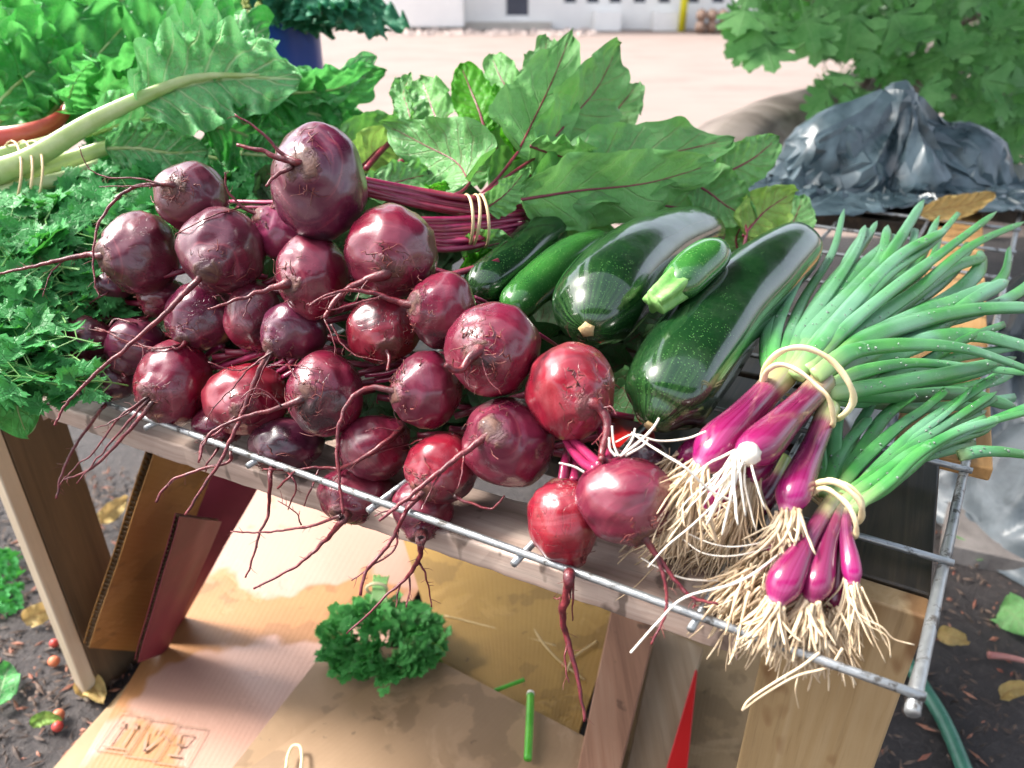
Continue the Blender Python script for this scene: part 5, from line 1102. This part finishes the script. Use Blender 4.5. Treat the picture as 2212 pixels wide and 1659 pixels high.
# dark leaves closing the view, standing in for shadow behind the fig crown
sh = thing('shadow_foliage', 'dark foliage standing in for the shadow behind the fig leaves at the right', 'shadow_foliage', (2.6, 4.6, 0)); lm = MB(); rr2 = random.Random(73)
for i in range(1500):
    x = rr2.uniform(1790, 2500); y = rr2.uniform(-120, 420)
    if x < 1900 and y > 120: continue
    p = Q(x, y, rr2.uniform(3.9, 5.2)); dd = rvec(rr2).normalized(); n = (Z + rvec(rr2)).normalized(); n = (n - dd * n.dot(dd)).normalized(); lobed(lm, p, dd, n, rr2.uniform(.07, .12), rr2, 3, .2)
lm.build('foliage', m_leaf('shadow_leaf', (.012, .05, .015), (.025, .09, .025), (.03, .1, .03), 4, .03, 1, .15), sh)

# ------------------------------------------------------------------ plastic bag
def m_bag(name, c1, c2, r=.24):
    a = M(name); n = a.noise(9, None, 5, .6, .5); f = a.vor(26, None, 'DISTANCE_TO_EDGE')
    a.P(base=a.mix(a.rng(n, .35, .65), c1, c2), rough=a.rng(n, .3, .7, r, r + .15), spec=.6, coat=.1, coatr=.15, normal=a.bump(a.math('ADD', a.math('MULTIPLY', a.noise(7, None, 2, .5, 1.5), 1.0), a.math('MULTIPLY', f, .12)), .3, .02)); return a.m
BAG = m_bag('grey_plastic_film', (.018, .035, .044), (.10, .15, .175))
FILM = m_bag('pale_plastic_film', (.05, .065, .075), (.16, .19, .21), .3)
def crumple(name, label, cat, c, rx, ry, h, peak, mat, seed, nf=11, sharp=1.0, shoulders=()):
    """film thrown over a heap: rounded shoulders, long sharp folds fanning out from the gathered peak, flat facets between them"""
    b = MB(); nt_, nr = 260, 90; vs = []; uv = []; rr = random.Random(seed)
    ang = sorted(rr.uniform(0, 2 * pi) for _ in range(nf)); amp = [rr.uniform(.4, 1.2) for _ in ang]
    cells = [(rr.uniform(-1, 1), rr.uniform(-1, 1), rvec(rr)) for _ in range(46)]
    for i in range(nr + 1):
        s = i / nr
        for k in range(nt_):
            a = 2 * pi * k / nt_; aw = a + .25 * sin(s * 4 + seed) * s
            fold = 0
            for a0, am in zip(ang, amp):
                dl_ = abs((aw - a0 + pi) % (2 * pi) - pi); fold = max(fold, am * max(0, 1 - dl_ / .26))
            x0 = cos(a) * s; y0 = sin(a) * s
            best = sorted(((x0 - cx) ** 2 + (y0 - cy) ** 2, q) for q, (cx, cy, _) in enumerate(cells))[:2]
            q0 = cells[best[0][1]]; facet = (x0 - q0[0]) * q0[2].x + (y0 - q0[1]) * q0[2].y; ridge = sqrt(best[1][0]) - sqrt(best[0][0])
            hz = h * (max(0, 1 - s) ** 1.05) + h * .26 * fold * s ** .5 * (1 - s) * sharp
            hz += h * sharp * (.45 * facet - .10 * max(0, 1 - ridge / .09)) * min(1, s * 5) * min(1, (1 - s) * 5)
            for (sx, sy, sh_, sr) in shoulders:
                hz += sh_ * exp(-((x0 - sx) ** 2 + (y0 - sy) ** 2) / sr ** 2)
            hz *= min(1, (1 - s) * 9)
            rad_ = s * (1 + .06 * fold)
            x = peak[0] * (1 - s) ** 1.5 + cos(a) * rad_ * rx; y = peak[1] * (1 - s) ** 1.5 + sin(a) * rad_ * ry
            vs.append(Vector(c) + Vector((x, y, max(.0, hz)))); uv.append((s, k / nt_))
    fs = [(i * nt_ + k, i * nt_ + (k + 1) % nt_, (i + 1) * nt_ + (k + 1) % nt_, (i + 1) * nt_ + k) for i in range(nr) for k in range(nt_)]
    b.add(vs, fs, uv); o = b.build(name, mat, None, True, origin=c); tagit(o, label, cat)
    m_ = o.modifiers.new('smooth', 'SMOOTH'); m_.iterations = 1; m_.factor = .3
    return o
def draped_bag():
    """plastic film dropped over a heap by a short cloth simulation, kept as a plain mesh"""
    import bmesh
    bc = QZ(1935, 415, RACK + .004); cx, cy = bc.x, bc.y + .10
    obst = []
    def sph(x, y, z, r, sz=1, sx=1, sy=1):
        bm = bmesh.new(); bmesh.ops.create_icosphere(bm, subdivisions=3, radius=r)
        for v in bm.verts: v.co.x *= sx; v.co.y *= sy; v.co.z *= sz
        me = bpy.data.meshes.new('tmp'); bm.to_mesh(me); bm.free(); o = bpy.data.objects.new('tmp', me); COL.objects.link(o); o.location = (x, y, z); o.modifiers.new('c', 'COLLISION'); o.collision.thickness_outer = .004; o.collision.cloth_friction = 18; obst.append(o)
    sph(cx, cy, RACK + .06, .06, 3.1, .9, .9); sph(cx - .17, cy - .01, RACK + .04, .08, 1.6); sph(cx + .20, cy + .01, RACK + .03, .10, 1.1, 1.1); sph(cx + .05, cy - .09, RACK + .02, .06, 1.0); sph(cx - .09, cy - .08, RACK + .02, .05, 1.3)
    me = bpy.data.meshes.new('tmp'); me.from_pydata([(cx - 1.5, cy - 1.5, RACK + .003), (cx + 1.5, cy - 1.5, RACK + .003), (cx + 1.5, cy + 1.5, RACK + .003), (cx - 1.5, cy + 1.5, RACK + .003)], [], [(0, 1, 2, 3)]); fl = bpy.data.objects.new('tmp', me); COL.objects.link(fl); fl.modifiers.new('c', 'COLLISION'); fl.collision.thickness_outer = .003; fl.collision.cloth_friction = 30; obst.append(fl)
    nx, ny, sx, sy = 110, 90, 1.06, .88; vs = []; rr = random.Random(8)
    for j in range(ny + 1):
        for i in range(nx + 1):
            a, b_ = i / nx - .5, j / ny - .5; q = Vector((a * 5, b_ * 5, 3))
            z = RACK + .29 + .05 * noise.noise(q) + .035 * noise.noise(q * 2.7)
            vs.append((cx + a * sx * .80 + .03 * noise.noise(q * 1.3 + Vector((9, 0, 0))), cy + b_ * sy * .80 + .03 * noise.noise(q * 1.3 + Vector((0, 9, 0))), z))
    fs = [(j * (nx + 1) + i, j * (nx + 1) + i + 1, (j + 1) * (nx + 1) + i + 1, (j + 1) * (nx + 1) + i) for j in range(ny) for i in range(nx)]
    me = bpy.data.meshes.new('plastic_bag'); me.from_pydata(vs, [], fs); o = bpy.data.objects.new('plastic_bag', me); COL.objects.link(o)
    c = o.modifiers.new('cloth', 'CLOTH'); st_ = c.settings; st_.quality = 6; st_.mass = .12; st_.tension_stiffness = 25; st_.compression_stiffness = 25; st_.shear_stiffness = 12; st_.bending_stiffness = .03; st_.air_damping = 1.5; st_.use_internal_springs = False
    st_.shrink_min = -.22; c.collision_settings.distance_min = .004; c.collision_settings.use_self_collision = False
    c.point_cache.frame_start = 1; c.point_cache.frame_end = 60
    for f in range(1, 46): scene.frame_set(f)
    dg = bpy.context.evaluated_depsgraph_get(); ev = o.evaluated_get(dg); nm = bpy.data.meshes.new_from_object(ev, depsgraph=dg)
    bpy.data.objects.remove(o)
    for q in obst: bpy.data.objects.remove(q)
    scene.frame_set(1)
    zs = [v.co.z for v in nm.vertices]; print('bag z', min(zs), max(zs), 'x', min(v.co.x for v in nm.vertices), max(v.co.x for v in nm.vertices))
    cen = Vector((cx, cy, RACK + .004))
    for v in nm.vertices: v.co -= cen; v.co.z = max(v.co.z, 0)
    nm.materials.clear(); nm.materials.append(BAG); nm.polygons.foreach_set('use_smooth', [True] * len(nm.polygons)); nm.name = 'plastic_bag'
    o = bpy.data.objects.new('plastic_bag', nm); COL.objects.link(o); o.location = cen
    dc = o.modifiers.new('facets', 'DECIMATE'); dc.ratio = .24
    dg = bpy.context.evaluated_depsgraph_get(); n2_ = bpy.data.meshes.new_from_object(o.evaluated_get(dg), depsgraph=dg); o.modifiers.clear(); o.data = n2_; n2_.polygons.foreach_set('use_smooth', [True] * len(n2_.polygons)); n2_.set_sharp_from_angle(angle=radians(32))
    so = o.modifiers.new('solid', 'SOLIDIFY'); so.thickness = .0015; so.offset = 1
    tagit(o, 'crumpled dark grey plastic bag heaped behind the rack at the upper right', 'bag')
draped_bag()
fc = QZ(2240, 880, .32)
crumple('plastic_sheet', 'pale grey plastic sheeting lying crumpled beside the right side of the rack', 'plastic sheet', (fc.x + .12, fc.y + .30, 0.01), .33, .75, .55, (0, 0), FILM, 9, 13, .8)
# a shelf behind that carries the bag
aligned_plank('back_shelf', DKWOOD, 'dark board just behind the rack carrying the crumpled bag', 'board', -.25, .75, VL + .03, VL + .55, RACK - .04, RACK + .002)

# dry leaf on the rack
dl = thing('dry_leaf', 'curled yellow-brown dry leaf resting on the far right wires of the rack', 'leaf', Q(2070, 450, 1.6))
DRY = m_leaf('dry_leaf', (.45, .32, .10), (.55, .42, .18), (.40, .14, .06), 6, .04, 1, .3, (.6, .4, .15), .5, .6)
leaf_part(dl, [(1985, 462, 1.62), (2040, 450, 1.62), (2090, 442, 1.62), (2148, 418, 1.62)], 52, DRY, None, kind='beet', seed=2, cup=.3, ruf=.1, rf=2)

# ------------------------------------------------------------------ cardboard below the stand
def panel(name, mat, c, th, label, nflute=60, edge=True, group='cardboard below the stand', bend=0, seed=0, extra=None):
    """corrugated sheet: quad corners c (world), liners + wavy medium showing at the cut edges"""
    c = [Vector(p) for p in c]; ctr = sum(c, Vector()) / 4; t = thing(name, label, 'cardboard', ctr, group)
    n = (c[1] - c[0]).cross(c[3] - c[0]).normalized()
    if n.z < 0: n = -n
    NX, NY = 24, 24
    def pt(a, b_, off): 
        p = (c[0] * (1 - a) + c[1] * a) * (1 - b_) + (c[3] * (1 - a) + c[2] * a) * b_
        return p + n * (off + bend * sin(pi * a) * sin(pi * b_) + .002 * noise.noise(Vector((a * 3, b_ * 3, seed))))
    for lay, (o0, o1_) in enumerate(((0, -.0012), (-th + .0012, -th))):
        mb = MB(); vs = []; uv = []; fs = []
        for off in (o0, o1_):
            for j in range(NY + 1):
                for i in range(NX + 1): vs.append(pt(i / NX, j / NY, off)); uv.append((i / NX, j / NY))
        W = NX + 1; H_ = (NX + 1) * (NY + 1)
        for j in range(NY):
            for i in range(NX):
                q = j * W + i; fs.append((q, q + 1, q + W + 1, q + W)); fs.append((H_ + q + W, H_ + q + W + 1, H_ + q + 1, H_ + q))
        bd = [i for i in range(NX)] ; 
        for i in range(NX): fs.append((i, H_ + i, H_ + i + 1, i + 1)); q = NY * W + i; fs.append((q, q + 1, H_ + q + 1, H_ + q))
        for j in range(NY): q = j * W; fs.append((q, q + W, H_ + q + W, H_ + q)); q = j * W + NX; fs.append((q, H_ + q, H_ + q + W, q + W))
        mb.add(vs, fs, uv); top = mb.build('liner', mat, t, False)
        top.data.polygons.foreach_set('use_smooth', [True] * len(top.data.polygons)) if lay == 9 else None
    mb = MB(); vs = []; uv = []; N = nflute * 8
    for j in range(NY + 1):
        for i in range(N + 1): vs.append(pt(i / N, j / NY, -th / 2 + (th / 2 - .0013) * sin(i / 8 * 2 * pi))); uv.append((0, 0))
    fs = [(j * (N + 1) + i, j * (N + 1) + i + 1, (j + 1) * (N + 1) + i + 1, (j + 1) * (N + 1) + i) for j in range(NY) for i in range(N)]
    mb.add(vs, fs, uv); mb.build('corrugated_core', C_EDGE, t)
    return t
# big wet pink sheet on the ground
pk = panel('cardboard_sheet', C_PINK, [QZ(150, 1690, .035), QZ(640, 1720, .035), QZ(960, 1180, .035), QZ(585, 960, .035)], .006, 'large orange cardboard sheet with pinkish wet areas and faint printed box symbols', 90, seed=1)
# printed symbols at its lower left corner
INK = m_simple('box_ink', (.27, .155, .10), (.34, .21, .145), 80, .7, .1)
mb = MB()
ex = (QZ(330, 1600, .035) - QZ(215, 1600, .035)).normalized(); 
def mark(x, y, segs, s, a):
    o = QZ(x, y, .0395); e1 = (Vector((cos(a), sin(a), 0))); e2 = Vector((-sin(a), cos(a), 0))
    for x0, y0, x1, y1, w_ in segs:
        p0 = o + e1 * x0 * s + e2 * y0 * s; p1 = o + e1 * x1 * s + e2 * y1 * s; d = (p1 - p0).normalized(); n = Vector((-d.y, d.x, 0)) * w_ * s * .6
        mb.add([p0 - n, p1 - n, p1 + n, p0 + n], [(0, 1, 2, 3)])
fr_ = [(0, 0, 1, 0, .02), (1, 0, 1, 1.2, .02), (1, 1.2, 0, 1.2, .02), (0, 1.2, 0, 0, .02)]
glass_ = [(.3, .95, .7, .95, .03), (.3, .95, .4, .6, .04), (.7, .95, .6, .6, .04), (.4, .6, .6, .6, .05), (.5, .6, .5, .3, .04), (.3, .27, .7, .27, .05)]
arrow_ = [(.3, .2, .3, .9, .04), (.7, .2, .7, .9, .04), (.2, .75, .3, .95, .04), (.4, .75, .3, .95, .04), (.6, .75, .7, .95, .04), (.8, .75, .7, .95, .04), (.15, .12, .85, .12, .03)]
hand_ = [(.5, .2, .35, .5, .07), (.5, .2, .65, .5, .07), (.35, .5, .25, .8, .03), (.65, .5, .75, .8, .03), (.42, .75, .42, .95, .03), (.58, .75, .58, .95, .03)]
for k_, g_ in enumerate((arrow_, hand_, glass_)): mark(205 + k_ * 62, 1618 + k_ * 14, fr_ + g_, .062, radians(-8))
for k_ in range(14): mark(262 + k_ * 9 + (k_ // 7) * 24, 1532 + k_ * 3 + (k_ // 7) * 40, [(0, 0, .6, 0, .06), (.1, .2, .5, .25, .06)], .012, radians(-8) + k_)
mb.build('printed_symbols', INK, pk, False)
panel('cardboard_sheet', C_TAN, [QZ(60, 1720, .02), QZ(220, 1700, .02), QZ(390, 1445, .02), QZ(300, 1450, .02)], .005, 'narrow tan cardboard strip between the left leg and the large wet sheet', 30, seed=2)
panel('cardboard_flap', C_MUST, [QZ(975, 1500, .075), QZ(1235, 1625, .095), QZ(1345, 1300, .10), QZ(860, 1130, .08)], .007, 'mustard yellow cardboard flap with curved crease lines below the middle of the rail', 70, seed=3)
bx = panel('cardboard_sheet', C_BRN, [QZ(450, 1720, .10), QZ(1255, 1700, .125), QZ(1280, 1600, .125), QZ(905, 1405, .115)], .009, 'brown dented cardboard with torn patches at the bottom centre under the parsley', 90, seed=4)
panel('cardboard_sheet', C_BRN, [QZ(450, 1725, .094), QZ(640, 1640, .097), QZ(905, 1410, .104), QZ(725, 1375, .09)], .006, 'creased grey-brown cardboard fold under the left side of the parsley bunch', 40, seed=5)
# curved creases pressed into the mustard flap
mb = MB(); 
for pts, z_ in (([(1150,1255,.0815),(1142,1300,.085),(1155,1360,.09),(1200,1420,.094),(1262,1468,.0995)],0), ([(1290,1385,.1015),(1240,1420,.0985),(1225,1450,.097)],0), ([(960,1330,.0805),(1080,1360,.085),(1200,1395,.0925)],0), ([(1300,1270,.0965),(1310,1300,.099),(1330,1320,.102)],0)):
    P = catmull([QZ(*p) + Z * .0006 for p in pts], 24); tube(mb, P, lambda s: .0022, 6, n0=(0, 0, 1), flat=.35)
fl_ = [o for o in bpy.data.objects if o.get('label', '').startswith('mustard')][0]; mb.build('crease', m_simple('crease_paper', (.46, .33, .14), (.54, .40, .2), 40, .6), fl_)
# upright flaps of the open box at the left
panel('cardboard_flap', C_OCH, [Q(325, 940, 1.08), QZ(180, 1388, .17), QZ(302, 1398, .03), Q(455, 985, 1.30)], .015, 'ochre box flap with a thick corrugated cut edge leaning beside the left leg', 46, seed=6)
panel('cardboard_flap', C_MAR, [Q(378, 1108, 1.08), QZ(290, 1425, .13), QZ(352, 1405, .02), Q(470, 1120, 1.30)], .009, 'maroon printed box flap in front of the ochre one', 40, seed=7)
panel('cardboard_flap', C_MAR, [QZ(345, 1400, .02), QZ(395, 1330, .038), Q(585, 990, 1.3), Q(430, 990, 1.34)], .006, 'shaded maroon cardboard wall behind the small maroon flap', 20, seed=8)
panel('cardboard_sheet', C_TAN, [QZ(1240, 1720, .06), QZ(1620, 1740, .06), QZ(1700, 1330, .07), QZ(1330, 1280, .06)], .006, 'tan cardboard sheet between the brown wooden strip and the pale board leg', 50, seed=9)
def flat_board(name, mat, c, th, label, cat='board'):
    c = [Vector(p) for p in c]; mb = MB(); lo = [p - Z * th for p in c]; mb.add(lo + c, [(3, 2, 1, 0), (4, 5, 6, 7), (0, 1, 5, 4), (1, 2, 6, 5), (2, 3, 7, 6), (3, 0, 4, 7)], [(0, 0), (1, 0), (1, 1), (0, 1)] * 2)
    o = mb.build(name, mat, None, False, origin=sum(c, Vector()) / 4); bevel(o, .002); tagit(o, label, cat); return o
RBWOOD = m_wood('red_brown_wood', (.20, .09, .05), (.34, .17, .10), (.42, .24, .15), 1, (20, .62, (.08, .04, .02), .7))
flat_board('wood_strip', RBWOOD, [QZ(1235, 1720, .13), QZ(1325, 1720, .13), QZ(1418, 1350, .13), QZ(1322, 1310, .13)], .02, 'reddish brown wooden strip right of the mustard cardboard')
BEIGE = m_wood('beige_board', (.27, .18, .10), (.34, .24, .15), (.40, .30, .20), 1)
flat_board('wood_strip', BEIGE, [QZ(1340, 1720, .10), QZ(1425, 1720, .10), QZ(1520, 1400, .10), QZ(1420, 1350, .10)], .02, 'pale beige wooden strip between the reddish strip and the red sliver')
flat_board('red_sliver', C_RED, [QZ(1418, 1730, .115), QZ(1478, 1730, .115), QZ(1507, 1446, .115), QZ(1501, 1446, .115)], .004, 'thin bright red plastic sliver left of the pale board leg', 'plastic strip')
flat_board('red_card', C_RED, [QZ(1300, 965, RACK - .014), QZ(1420, 965, RACK - .014), QZ(1400, 870, RACK - .014), QZ(1300, 870, RACK - .014)], .003, 'red card showing in the gap between the smooth red beetroot and the largest zucchini', 'card')
# parsley bunch lying on the cardboard
pl = thing('parsley_bunch', 'small parsley bunch with a pale band dropped on the cardboard below the stand', 'parsley', QZ(820, 1390, .12), 'parsley')
rr = random.Random(91); lm = MB(); sm = MB(); cpos = QZ(825, 1400, .125)
for i in range(165):
    a = rr.uniform(0, 2 * pi); q = sqrt(rr.random()); q *= 1 + .22 * noise.noise(Vector((cos(a) * 1.6, sin(a) * 1.6, 4))); x = 825 + cos(a) * q * 98; y = 1388 + sin(a) * q * 74; 
    if y < 1300 and x > 880: y += 30
    z_ = .125 + .045 * max(0, 1 - q * q) * rr.uniform(.25, 1); p = QZ(x, y, z_); d = Vector((cos(a) * .7 , -sin(a) * .8, rr.uniform(-.1, .5))).normalized() if q > .3 else (rvec(rr) + Z).normalized(); n = (Z + rvec(rr) * .7).normalized(); n = (n - d * n.dot(d)).normalized()
    parsley_sprig(lm, sm, p, d, n, rr.uniform(.015, .04), rr, .017)
lm.build('leaves', m_leaf('dark_parsley', (.05, .30, .06), (.14, .48, .12), (.04, .2, .05), 5, .03, 1, .2, (.05, .3, .04), .42, .3), pl); sm.build('stems', PSTEM, pl)
mb = MB()
for i in range(14):
    tube(mb, catmull([QZ(808 + i * 2.4, 1246 + rr.uniform(-4, 4), .17), QZ(806 + i * 2, 1275, .17), QZ(800 + i * 3, 1310, .16)], 6), lambda s: .0022, 6)
mb.build('cut_stalks', PSTEM, pl)
mb = MB(); tube(mb, [QZ(814, 1272, .17) + RIGHT * (.020 * cos(a)) + Z * (.014 * sin(a)) for a in [k / 20 * 2 * pi for k in range(21)]], lambda s: .003, 7); mb.build('rubber_band', BANDW, pl)
# yellowed sprig
mb = MB()
for pts in (([(900,1395),(930,1410),(958,1432)]), ([(905,1390),(938,1400),(965,1418)])):
    leaf(mb, [QZ(x, y, .13 - (i_) * .003) for i_, (x, y) in enumerate(pts)], 22, seed=3, nu=8, nv=4)
mb.build('yellow_leaf', BLEAF_YE, pl)
# cut stalk pieces
GST = m_simple('green_stalk', (.05, .32, .02), (.14, .48, .05), 20, .35, .1)
for pts, w_, lab in (([(1140, 1640), (1144, 1560), (1146, 1500)], 17, 'bright green cut stalk with a white end on the brown cardboard'), ([(1068, 1492), (1100, 1480), (1132, 1468)], 9, 'short thin green stalk piece lying on the mustard cardboard')):
    P = [QZ(x, y, .137 if w_ > 10 else .11) for x, y in pts]; t = thing('cut_stalk', lab, 'stalk', P[1] - Z * .005, 'cut stalk pieces'); d_ = proj(P[1])[2]; r_ = w_ * d_ / F / 2
    mb = MB(); tube(mb, catmull(P, 16), lambda s: r_, 14); mb.build('stalk', GST, t)
    if w_ > 10: mb = MB(); tube(mb, [P[2], P[2] + (P[2] - P[1]).normalized() * .005], [r_ * 1.12, r_ * .9], 14); mb.build('white_end', OROOTW, t)
mb = MB(); P = catmull([QZ(618, 1660, .125), QZ(622, 1632, .125), QZ(632, 1612, .126), QZ(648, 1612, .126), QZ(652, 1635, .125), QZ(650, 1665, .125)], 24); tube(mb, P, lambda s: .0025, 8); tagit(mb.build('bent_band', BANDW, None, True, origin=P[0]), 'cream rubber loop lying on cardboard at the bottom edge', 'rubber band')

# ------------------------------------------------------------------ soil surroundings
hs = m_simple('green_hose', (.03, .13, .09), (.07, .22, .15), 20, .4, .2, .001, .2)
mb = MB(); P = catmull([QZ(1940, 1400, .02), QZ(1985, 1470, .02), QZ(2040, 1560, .02), QZ(2090, 1680, .02), QZ(2120, 1760, .02)], 30); tube(mb, P, lambda s: .0135, 14); tagit(mb.build('garden_hose', hs, None, True, origin=P[10]), 'dark green garden hose lying on the soil at the lower right', 'hose')
st = M('kerb'); n = st.noise(12, None, 6, .65); st.P(base=st.mix(st.rng(n, .35, .7), (.16, .14, .13), (.30, .27, .25)), rough=.9, normal=st.bump(n, .6, .01))
flat_board('stone_slab', st.m, [QZ(2040, 1175, .05), QZ(2330, 1240, .05), QZ(2400, 1010, .05), QZ(2060, 960, .05)], .05, 'rough grey stone slab on the soil right of the rack', 'stone slab')
rr = random.Random(101); mb = MB(); mr = MB()
for i in range(5200):
    if i % 2: x = rr.uniform(-1.35, -.55); y = rr.uniform(.75, 1.75)
    else: x = rr.uniform(.45, 1.7); y = rr.uniform(.5, 1.9)
    s = rr.uniform(.002, .009); p = Vector((x, y, .010 + rr.random() * .006)); d = rvec(rr); d.z *= .3; d.normalize(); n = (Z + rvec(rr) * .5).normalized(); e = d.cross(n); L = s * rr.uniform(1, 2.6)
    tgt = mb if rr.random() < .8 else mr
    tgt.add([p - d * L, p + e * s * .6, p + d * L, p - e * s * .6, p + n * s * .5], [(0, 1, 4), (1, 2, 4), (2, 3, 4), (3, 0, 4)])
tagit(mb.build('bark_chips', m_simple('bark_chip', (.035, .026, .022), (.15, .10, .075), 14, .8, .3), None, False), kind='stuff')
tagit(mr.build('red_litter', m_simple('red_chip', (.22, .07, .045), (.34, .16, .10), 12, .7, .3), None, False), kind='stuff')
def berry(x, y, r_, col, lab):
    p = QZ(x, y, .02); mb = MB(); c_ = p + Z * (r_ * .4)
    tube(mb, [c_ + Z * (-r_ * cos(k / 8 * pi)) for k in range(9)], [max(.0004, r_ * sin(k / 8 * pi)) for k in range(9)], 14, mod=lambda s, a: 1 + .06 * noise.noise(Vector((s * 4, a, x)))); tagit(mb.build('fallen_berry', col, None, True, origin=c_), lab, 'berry', 'berries fallen on the soil')
RB = m_simple('berry_red', (.40, .02, .03), (.50, .08, .05), 60, .4, .3); OB = m_simple('berry_orange', (.55, .13, .06), (.6, .2, .09), 60, .5, .3)
berry(128, 1548, .011, OB, 'orange berry on the soil right beside the yellow leaf at the lower left'); berry(126, 1572, .010, RB, 'red berry touching the orange one on the lower left soil'); berry(118, 1432, .011, OB, 'orange berry alone on the soil left of the pale leg edge'); berry(118, 1392, .009, RB, 'dark red berry just above the lone orange one')
def litter(pts, w_, mat, lab, seed, z=.028, name='fallen_leaf'):
    P = [QZ(x, y, z + .006 * (k % 2)) for k, (x, y) in enumerate(pts)]; t = thing(name, lab, 'leaf', P[0], 'leaves fallen on the soil'); leaf_part(t, P, w_, mat, None, kind='beet', seed=seed, cup=.2, ruf=.2, rf=2, nu=14, nv=8, twist=0)
litter([(68, 1565), (95, 1552), (135, 1555)], 30, BLEAF_YE, 'yellow-green fallen leaf beside the two berries at the lower left', 1)
litter([(50, 1340), (85, 1325), (125, 1310)], 45, DRY, 'pale dry leaf on the soil left of the pale leg edge', 2)
litter([(165, 1500), (195, 1480), (225, 1520)], 50, DRY, 'crumpled yellow leaf at the foot of the left leg', 3)
litter([(215, 1130), (240, 1105), (275, 1075)], 38, DRY, 'yellow leaf on the dirt between the left leg and the ochre flap', 4)
litter([(-10, 1530), (5, 1480), (20, 1435)], 60, CHARD, 'piece of green leaf on the soil at the left edge', 5)
litter([(2045, 1165), (2075, 1180), (2125, 1210)], 34, BLEAF_UN, 'pale green leaf on the soil just right of the rack corner', 6)
litter([(2025, 1365), (2055, 1375), (2090, 1385)], 38, DRY, 'small yellow leaf with a pink stalk on the soil right of the board leg', 7)
litter([(2165, 1310), (2190, 1330), (2230, 1380)], 80, BLEAF, 'round green beet leaf on the soil at the right edge', 8)
litter([(2160, 1510), (2185, 1490), (2240, 1480)], 34, DRY, 'yellowish leaf scrap on the soil near the right edge', 9)
mb = MB(); P = catmull([QZ(2135, 1415, .03), QZ(2180, 1420, .03), QZ(2260, 1440, .03)], 12); tube(mb, P, lambda s: .0075 - .003 * s, 9); tagit(mb.build('root_piece', m_simple('pink_root', (.34, .12, .11), (.42, .2, .17), 30, .6), None, True, origin=P[3]), 'pinkish root piece lying on the soil near the right edge', 'root')
# weeds at the left
mb = MB(); rr = random.Random(111)
for i in range(260):
    x = rr.uniform(-60, 45); y = rr.uniform(1190, 1330); p = QZ(x, y, .02); d = (Z + rvec(rr) * .8).normalized(); n = (Vector((0, -1, .5)) + rvec(rr) * .6).normalized(); n = (n - d * n.dot(d)).normalized(); lobed(mb, p, d, n, rr.uniform(.008, .02), rr, 3, .3)
tagit(mb.build('weeds', PARS, None), kind='stuff')
print('objects', len(bpy.data.objects))
